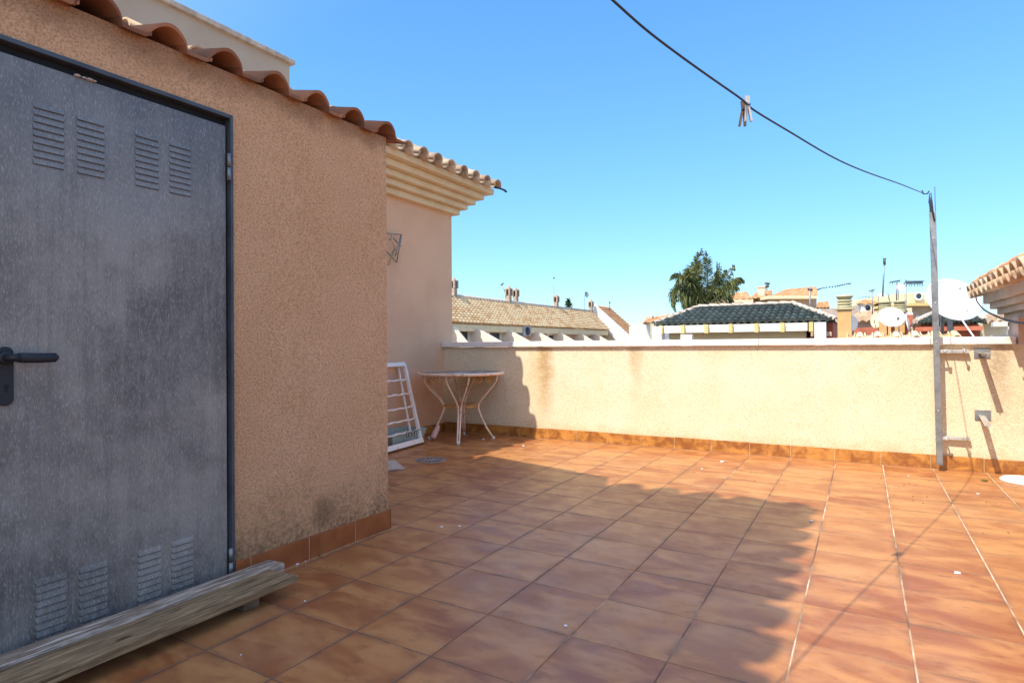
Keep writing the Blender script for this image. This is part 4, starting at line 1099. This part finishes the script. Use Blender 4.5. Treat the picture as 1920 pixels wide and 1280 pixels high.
# ------------------------------------------------------------------ houses behind the palm
fh = thing('low_orange_roof_house', (at(1450, 600, s=42).x, at(1450, 600, s=42).y, -6.5), 'long house with low orange roofs behind the palm and green roof', 'house')
def hiproof(parent, pts_e, pts_r, depth, mat, nrow=6, pitch=.4, nm='roof'):
    """front slope between eave pixels and ridge pixels at depth s, closed behind"""
    s, ds = depth; eL = at(*pts_e[0], s=s); eR = at(*pts_e[1], s=s); rL = at(*pts_r[0], s=s+ds); rR = at(*pts_r[1], s=s+ds)
    g = MB(); n_ = max(4, int((eR-eL).length/pitch))
    for k in range(n_):
        for r in range(nrow):
            for j in range(4):
                def P(u, v, h): return eL.lerp(eR, u).lerp(rL.lerp(rR, u), v) + Vector((0, 0, h))
                u0 = (k+j/4)/n_; u1 = (k+(j+1)/4)/n_; h0 = .07*math.sin(math.pi*j/4); h1 = .07*math.sin(math.pi*(j+1)/4)
                g.face([P(u0, r/nrow, h0+.05), P(u1, r/nrow, h1+.05), P(u1, (r+1)/nrow, h1), P(u0, (r+1)/nrow, h0)], [(k+.5, r+.5)]*4, True)
                g.face([P(u0, r/nrow, h0-.02), P(u1, r/nrow, h1-.02), P(u1, r/nrow, h1+.05), P(u0, r/nrow, h0+.05)], [(k+.5, r+.5)]*4)
    bl = eL + (rL-eL).xy.to_3d()*2; br = eR + (rR-eR).xy.to_3d()*2
    g.face([bl, br, rR, rL], [(1, 1)]*4); g.face([eL, rL, bl], [(1, 1)]*3); g.face([eR, br, rR], [(1, 1)]*3)
    g.build(nm, mat, parent); return eL, eR
def wallbox(parent, a, b, y0, y1, s, depth, mat, nm='wall', zb=-6.4):
    p = at(a, y0, s=s); q = at(b, y0, s=s); t = CF.xy.to_3d()*depth; g = MB()
    g.prism([Vector((p.x, p.y, zb)), Vector((q.x, q.y, zb)), Vector((q.x, q.y, zb)) + t, Vector((p.x, p.y, zb)) + t], (0, 0, p.z-zb)); return g.build(nm, mat, parent)
hiproof(fh, [(1364, 562), (1412, 561)], [(1372, 550), (1400, 548)], (40, 3), M_orange)
hiproof(fh, [(1406, 560), (1448, 558)], [(1420, 547), (1448, 545)], (40.6, 3), M_orange)
hiproof(fh, [(1440, 558), (1534, 554)], [(1476, 543), (1531, 538)], (39.5, 3), M_orange)
wallbox(fh, 1366, 1404, 566, 590, 40.5, 6, M_pinkw); wallbox(fh, 1404, 1446, 565, 590, 41.2, 6, M_cream_r); wallbox(fh, 1443, 1531, 558, 590, 40.2, 6, M_big)
wallbox(fh, 1364, 1412, 561.5, 566, 39.9, 6, M_pale, 'fascia', zb=at(1380, 567, s=39.9).z)
wallbox(fh, 1440, 1533, 554.5, 559, 39.4, 6, M_pale, 'fascia', zb=at(1480, 560, s=39.4).z)
g = MB(); a = at(1428, 552, s=41.5); g.box(a.x-.22, a.x+.22, a.y-.25, a.y+.25, a.z-.3, at(1428, 540, s=41.5).z); g.build('chimney_stack', M_pale, fh)
g = MB(); b = at(1437, 536, s=41.5); g.box(a.x-.28, a.x+.28, a.y-.3, a.y+.3, at(1428, 540, s=41.5).z, at(1428, 537.5, s=41.5).z); g.build('chimney_slab', M_ridge, fh)
mast([(1438, 545), (1438, 523)], .03, 41.4, 'short aerial beside the chimney of the low orange roof house', [((1434, 531), (1443, 532), .07), ((1436, 537), (1441, 536), .1)])
s2 = thing('balustrade_house', (at(1545, 600, s=36).x, at(1545, 600, s=36).y, -6.5), 'small orange-roofed house with a white balustrade left of the ochre chimney', 'house')
hiproof(s2, [(1530, 577), (1556, 577)], [(1533, 567), (1553, 566)], (37, 2), M_orange); wallbox(s2, 1531, 1556, 577.5, 600, 37.4, 4, M_pale)
g = MB()
for k in range(9): g.lathe(at(1526+k*3.6, 589, s=34), [(0, 0), (.035, 0), (.05, .08), (.03, .16), (.045, .24), (0, .26)], 8)
g.tube([at(1524, 581, s=34), at(1556, 581, s=34)], .05, 6); g.tube([at(1524, 589.5, s=34), at(1556, 589.5, s=34)], .05, 6)
g.build('balustrade', M_white, s2)
l2 = thing('left_gable_house', (at(1230, 620, s=24).x, at(1230, 620, s=24).y, -6.5), 'small tan-roofed house with white walls left of the green roof', 'house')
hiproof(l2, [(1204, 607), (1262, 598)], [(1216, 599), (1262, 591)], (25, 1.5), M_orange, 4); wallbox(l2, 1214, 1300, 606, 640, 25.4, 4, M_white)
wallbox(l2, 1201, 1214, 620, 640, 24, .5, M_white, 'low_wall')
g = MB(); 
for px in (1218, 1246): a = at(px, 594, s=26); g.box(a.x-.15, a.x+.15, a.y-.15, a.y+.15, a.z-.4, at(px, 590 if px > 1230 else 592.5, s=26).z)
g.build('chimney_stack', M_pinkw, l2)
g = MB(); a = at(1226, 612, s=24.5); g.box(a.x-.12, a.x+.12, a.y-.1, a.y+.1, a.z-.6, a.z+.12); g.build('bracket_beam', M_vent, l2)
mast([(1519, 603), (1518.5, 539)], .022, 14.5, 'slim post rising above the green roof', [((1515, 542), (1523, 544), .03)])

# festoon string of bulbs
g = MB(); P = [at(1533, 543, s=38), at(1545, 539.5, s=38), at(1566, 537, s=38), at(1580, 534, s=38), at(1594, 531.5, s=38)]
g.tube(P, .006, 4)
for p in cr(P, 4): g.lathe(p, [(0, -.05), (.05, -.02), (.045, .03), (0, .05)], 7)
tag(g.build('light_string', M_cable), 'string of small bulbs sloping up in the sky above the ochre chimney', 'light string')

# ------------------------------------------------------------------ pale houses on the right
ph = thing('pale_block_house', (at(1740, 600, s=26).x, at(1740, 600, s=26).y, -6.5), 'pale yellow building with a round window behind the big dish', 'house')
wallbox(ph, 1699, 1800, 572, 640, 26.5, 6, M_cream_r); wallbox(ph, 1704, 1800, 549, 569, 26.2, 5, M_pale, 'upper_wall', zb=at(1750, 569, s=26.2).z)
wallbox(ph, 1698, 1800, 568, 572, 25.8, 6, M_yel, 'string_course', zb=at(1750, 573, s=25.8).z)
wallbox(ph, 1682, 1706, 552, 575, 27, 5, M_yel, 'side_wall')
g = MB(); a = at(1722, 555.5, s=26.1); T = Matrix((CR, CU, -CF)).transposed(); g.lathe(a, [(.12, .0), (.12, .04), (.2, .05), (.2, 0)], 20, T); rwn = g.build('round_window', M_white, ph)
g = MB(); g.lathe(a, [(0, .03), (.13, .03)], 20, T); g.build('pane', M_glass, rwn)
wallbox(ph, 1700, 1710, 577, 640, 25.5, .8, M_pale, 'pier'); wallbox(ph, 1703, 1712, 586, 640, 24, .6, M_white, 'cap_pier')
oh = thing('orange_hip_house', (at(1640, 600, s=28).x, at(1640, 600, s=28).y, -6.5), 'house with an orange hip roof and shaded wall left of the twin vents', 'house')
hiproof(oh, [(1605, 571), (1690, 569)], [(1626, 561), (1685, 552)], (28, 2.5), M_orange, 5); wallbox(oh, 1611, 1690, 572, 600, 28.5, 5, M_cream_r)
g = MB(); a = at(1624, 577, s=28.2); g.obox(a, CR*.3, CU*.2, CF*.12); ac = g.build('vent_box', M_white, oh)
g = MB(); g.lathe(a - CF*.125, [(0, 0), (.12, 0), (.12, .02), (0, .02)], 14, T); g.build('vent_hole', M_cable, ac)
o3 = thing('brown_canopy_roof', (at(1620, 610, s=20).x, at(1620, 610, s=20).y, -6.5), 'sloping roof with buff tiles above a dark shaded fascia right of the ochre chimney', 'house')
hiproof(o3, [(1598, 603), (1650, 602)], [(1604, 586), (1648, 585)], (20, 1.5), M_buff, 5, .25); wallbox(o3, 1596, 1650, 604, 640, 20.4, 3, M_big)
rd = thing('red_wall_house', (at(1700, 600, s=18).x, at(1700, 600, s=18).y, -6.5), 'low brick-red house with an orange roof behind the white dishes', 'house')
wallbox(rd, 1655, 1712, 612, 640, 17, 3, M_red); hiproof(rd, [(1652, 612), (1706, 611)], [(1660, 601), (1704, 598)], (16.8, 1.2), M_orange, 4, .25)
wallbox(rd, 1700, 1712, 590, 640, 18.5, 1, M_red, 'pier')
cn = thing('cream_corner_house', (at(1860, 610, s=12).x, at(1860, 610, s=12).y, -6.5), 'cream house corner with a small tiled eave beneath the big dish at right', 'house')
wallbox(cn, 1838, 1905, 607, 640, 11.5, 2, M_pale); wallbox(cn, 1818, 1840, 609, 640, 11.8, 1.6, M_och, 'side_wall')
hiproof(cn, [(1838, 606), (1898, 604)], [(1850, 595), (1898, 593)], (11.2, .8), M_buff, 3, .18)

# television aerials
def yagi(px, ytop, ybot, s, label, el, boom, r=.012):
    o = thing('aerial', at(px, ybot, s=s), label, 'aerial', 'television aerials on the roofs')
    g = MB(); g.tube([at(px, ybot, s=s), at(px, ytop, s=s)], r*1.5, 6); g.build('mast', M_steel, o)
    (x0, y0), (x1, y1) = boom; g = MB(); g.tube([at(x0, y0, s=s), at(x1, y1, s=s)], r, 5); g.build('boom', M_frame, o)
    g = MB()
    for k in range(el):
        q = k/(el-1); c = at(x0, y0, s=s).lerp(at(x1, y1, s=s), q); g.tube([c - CF*.06 + CU*.03, c + CF*.06 - CU*.03], r*.6, 4); g.tube([c, c + CU*(-.09 if k % 2 else -.05)], r*.6, 4)
    g.build('elements', M_frame, o)
    return o
yagi(1698, 524, 632, 12.3, 'long comb-shaped aerial on a tall white pole by the big dish', 14, ((1697, 529), (1730, 528.5)), .011)
yagi(1681, 530, 566, 20, 'small aerial on a mast left of the high round dish', 5, ((1669, 529), (1687, 526)), .015)
yagi(1636, 544, 590, 20, 'low twin-bar aerial above the orange hip roof', 3, ((1630, 545), (1639, 543.5)), .012)
yagi(1637, 555, 560, 22, 'faint horizontal aerial boom above the orange hip roof', 5, ((1611, 558), (1636, 555)), .007)
mast([(1655, 556), (1656.5, 525), (1658, 485)], .03, 24, 'tallest dark antenna mast with a knob on top', [((1658, 484), (1658.4, 497), .05), ((1656.5, 485), (1660.5, 486), .04)])
mast([(1670, 575), (1664, 545)], .02, 22, 'short leaning aerial rod above the left twin vent', [])

# ------------------------------------------------------------------ wind-blown palm
PS = 31.; pc = at(1322, 572, s=PS)
pm = thing('palm_tree', (pc.x, pc.y, -6.5), 'tall wind-blown palm with ragged drooping fronds above the green roof', 'palm tree')
g = MB(); g.tube([(pc.x, pc.y, -6.5), (pc.x+.15, pc.y, -2), (pc.x, pc.y, pc.z-.2)], [.32, .26, .24], 12); g.build('trunk', M_trunk, pm)
rnd = random.Random(11)
def frond(mb, tip, bend, width, nleaf=34, droop=.25, depth=0):
    a = pc + Vector((rnd.uniform(-.15, .15), rnd.uniform(-.15, .15), rnd.uniform(-.2, .25))); b = at(tip[0], tip[1], s=PS + depth); m = (a+b)/2 + CU*bend[1] + CR*bend[0] + CF*(depth*.3)
    pts = [bez(a, m*1.0 + (m-(a+b)/2), b, k/nleaf) for k in range(nleaf+1)]
    mb.tube(pts[::3] + [pts[-1]], [max(.004, .035*(1-k/(len(pts[::3])+1))) for k in range(len(pts[::3])+1)], 4)
    for k in range(4, nleaf):
        t = (pts[k+1]-pts[k-1]).normalized(); q = k/nleaf; ln = width*(math.sin(math.pi*min(1, q*.85+.15))**.6)*rnd.uniform(.75, 1.2)
        for s_ in (-1, 1):
            side = t.cross(CF if rnd.random() < .6 else CU)
            if side.length < .1: side = CR.copy()
            side.normalize()
            d = (side*s_*.75 + t*.65 + CF*rnd.uniform(-.5, .5) + Vector((0, 0, -droop*rnd.uniform(.6, 1.8))) + CR*.08).normalized()
            p0 = pts[k]; p1 = p0 + d*ln*.55; p2 = p0 + d*ln + Vector((0, 0, -ln*droop*.7)); wv = d.cross(Vector((rnd.gauss(0, 1), rnd.gauss(0, 1), rnd.gauss(0, 1)))).normalized()*.028
            mb.face([p0 - wv*.6, p0 + wv*.6, p1 + wv, p1 - wv]); mb.face([p1 - wv, p1 + wv, p2])
FR = [((1316, 466), (-.35, .3), .42, .1), ((1322, 470), (.1, .2), .42, .15), ((1308, 478), (-.3, .3), .42, .25), ((1300, 492), (-.4, .4), .42, .35), ((1312, 490), (-.1, .4), .45, .3), ((1292, 505), (-.4, .5), .45, .4), 
      ((1256, 524), (-.3, .85), .3, .5), ((1268, 540), (-.4, .9), .42, .7), ((1276, 520), (-.4, .6), .45, .6), ((1270, 566), (-.6, 1.0), .4, .8), ((1268, 586), (-.9, .9), .38, .8), ((1284, 575), (-.5, .9), .4, .8), ((1288, 588), (-.6, .7), .4, .9),
      ((1290, 545), (-.3, .8), .45, .6), ((1302, 530), (-.2, .6), .45, .6), ((1350, 492), (.15, .1), .28, .3), ((1343, 489), (.2, .1), .15, .1), ((1377, 496), (.3, .35), .3, .35), ((1362, 505), (.2, .3), .33, .4), ((1348, 510), (.1, .3), .35, .5),
      ((1384, 520), (.3, .35), .06, .1), ((1396, 528), (.3, .7), .3, .6), ((1385, 534), (.4, .7), .34, .9), ((1372, 545), (.5, .7), .36, .9), ((1362, 580), (.7, .7), .36, .9), ((1350, 590), (.5, .6), .4, .9), ((1340, 585), (.3, .6), .42, .9), ((1325, 590), (.2, .5), .42, .9), ((1308, 590), (-.2, .5), .42, .9), ((1298, 592), (-.4, .6), .4, .9),
      ((1318, 575), (.0, .6), .42, .9), ((1332, 560), (.2, .5), .42, .8), ((1356, 560), (.4, .6), .36, .8)]
for k, (tip, bend, wd_, dr_) in enumerate(FR):
    g = MB(); dp_ = rnd.uniform(-1.1, 1.1)
    frond(g, tip, bend, wd_*1.0, 54, dr_, dp_); frond(g, (tip[0]+rnd.uniform(-5, 5), tip[1]+rnd.uniform(2, 9)), (bend[0], bend[1]*.85), wd_*.9, 40, dr_, dp_+rnd.uniform(-.3, .3)); g.build('frond', M_palm_d if k in (25, 27, 28, 30) else M_palm, pm, fix=False)
g = MB()
for k in range(160):
    a = rnd.uniform(0, 6.28); p = pc + Vector((.3*math.cos(a), .3*math.sin(a), rnd.uniform(-.5, .1))); q = p + Vector((math.cos(a)*.2, math.sin(a)*.2, -rnd.uniform(.3, .9))); wv = Vector((-math.sin(a), math.cos(a), 0))*.02
    g.face([p - wv, p + wv, q])
g.build('dead_skirt', M_palm_d, pm, fix=False)
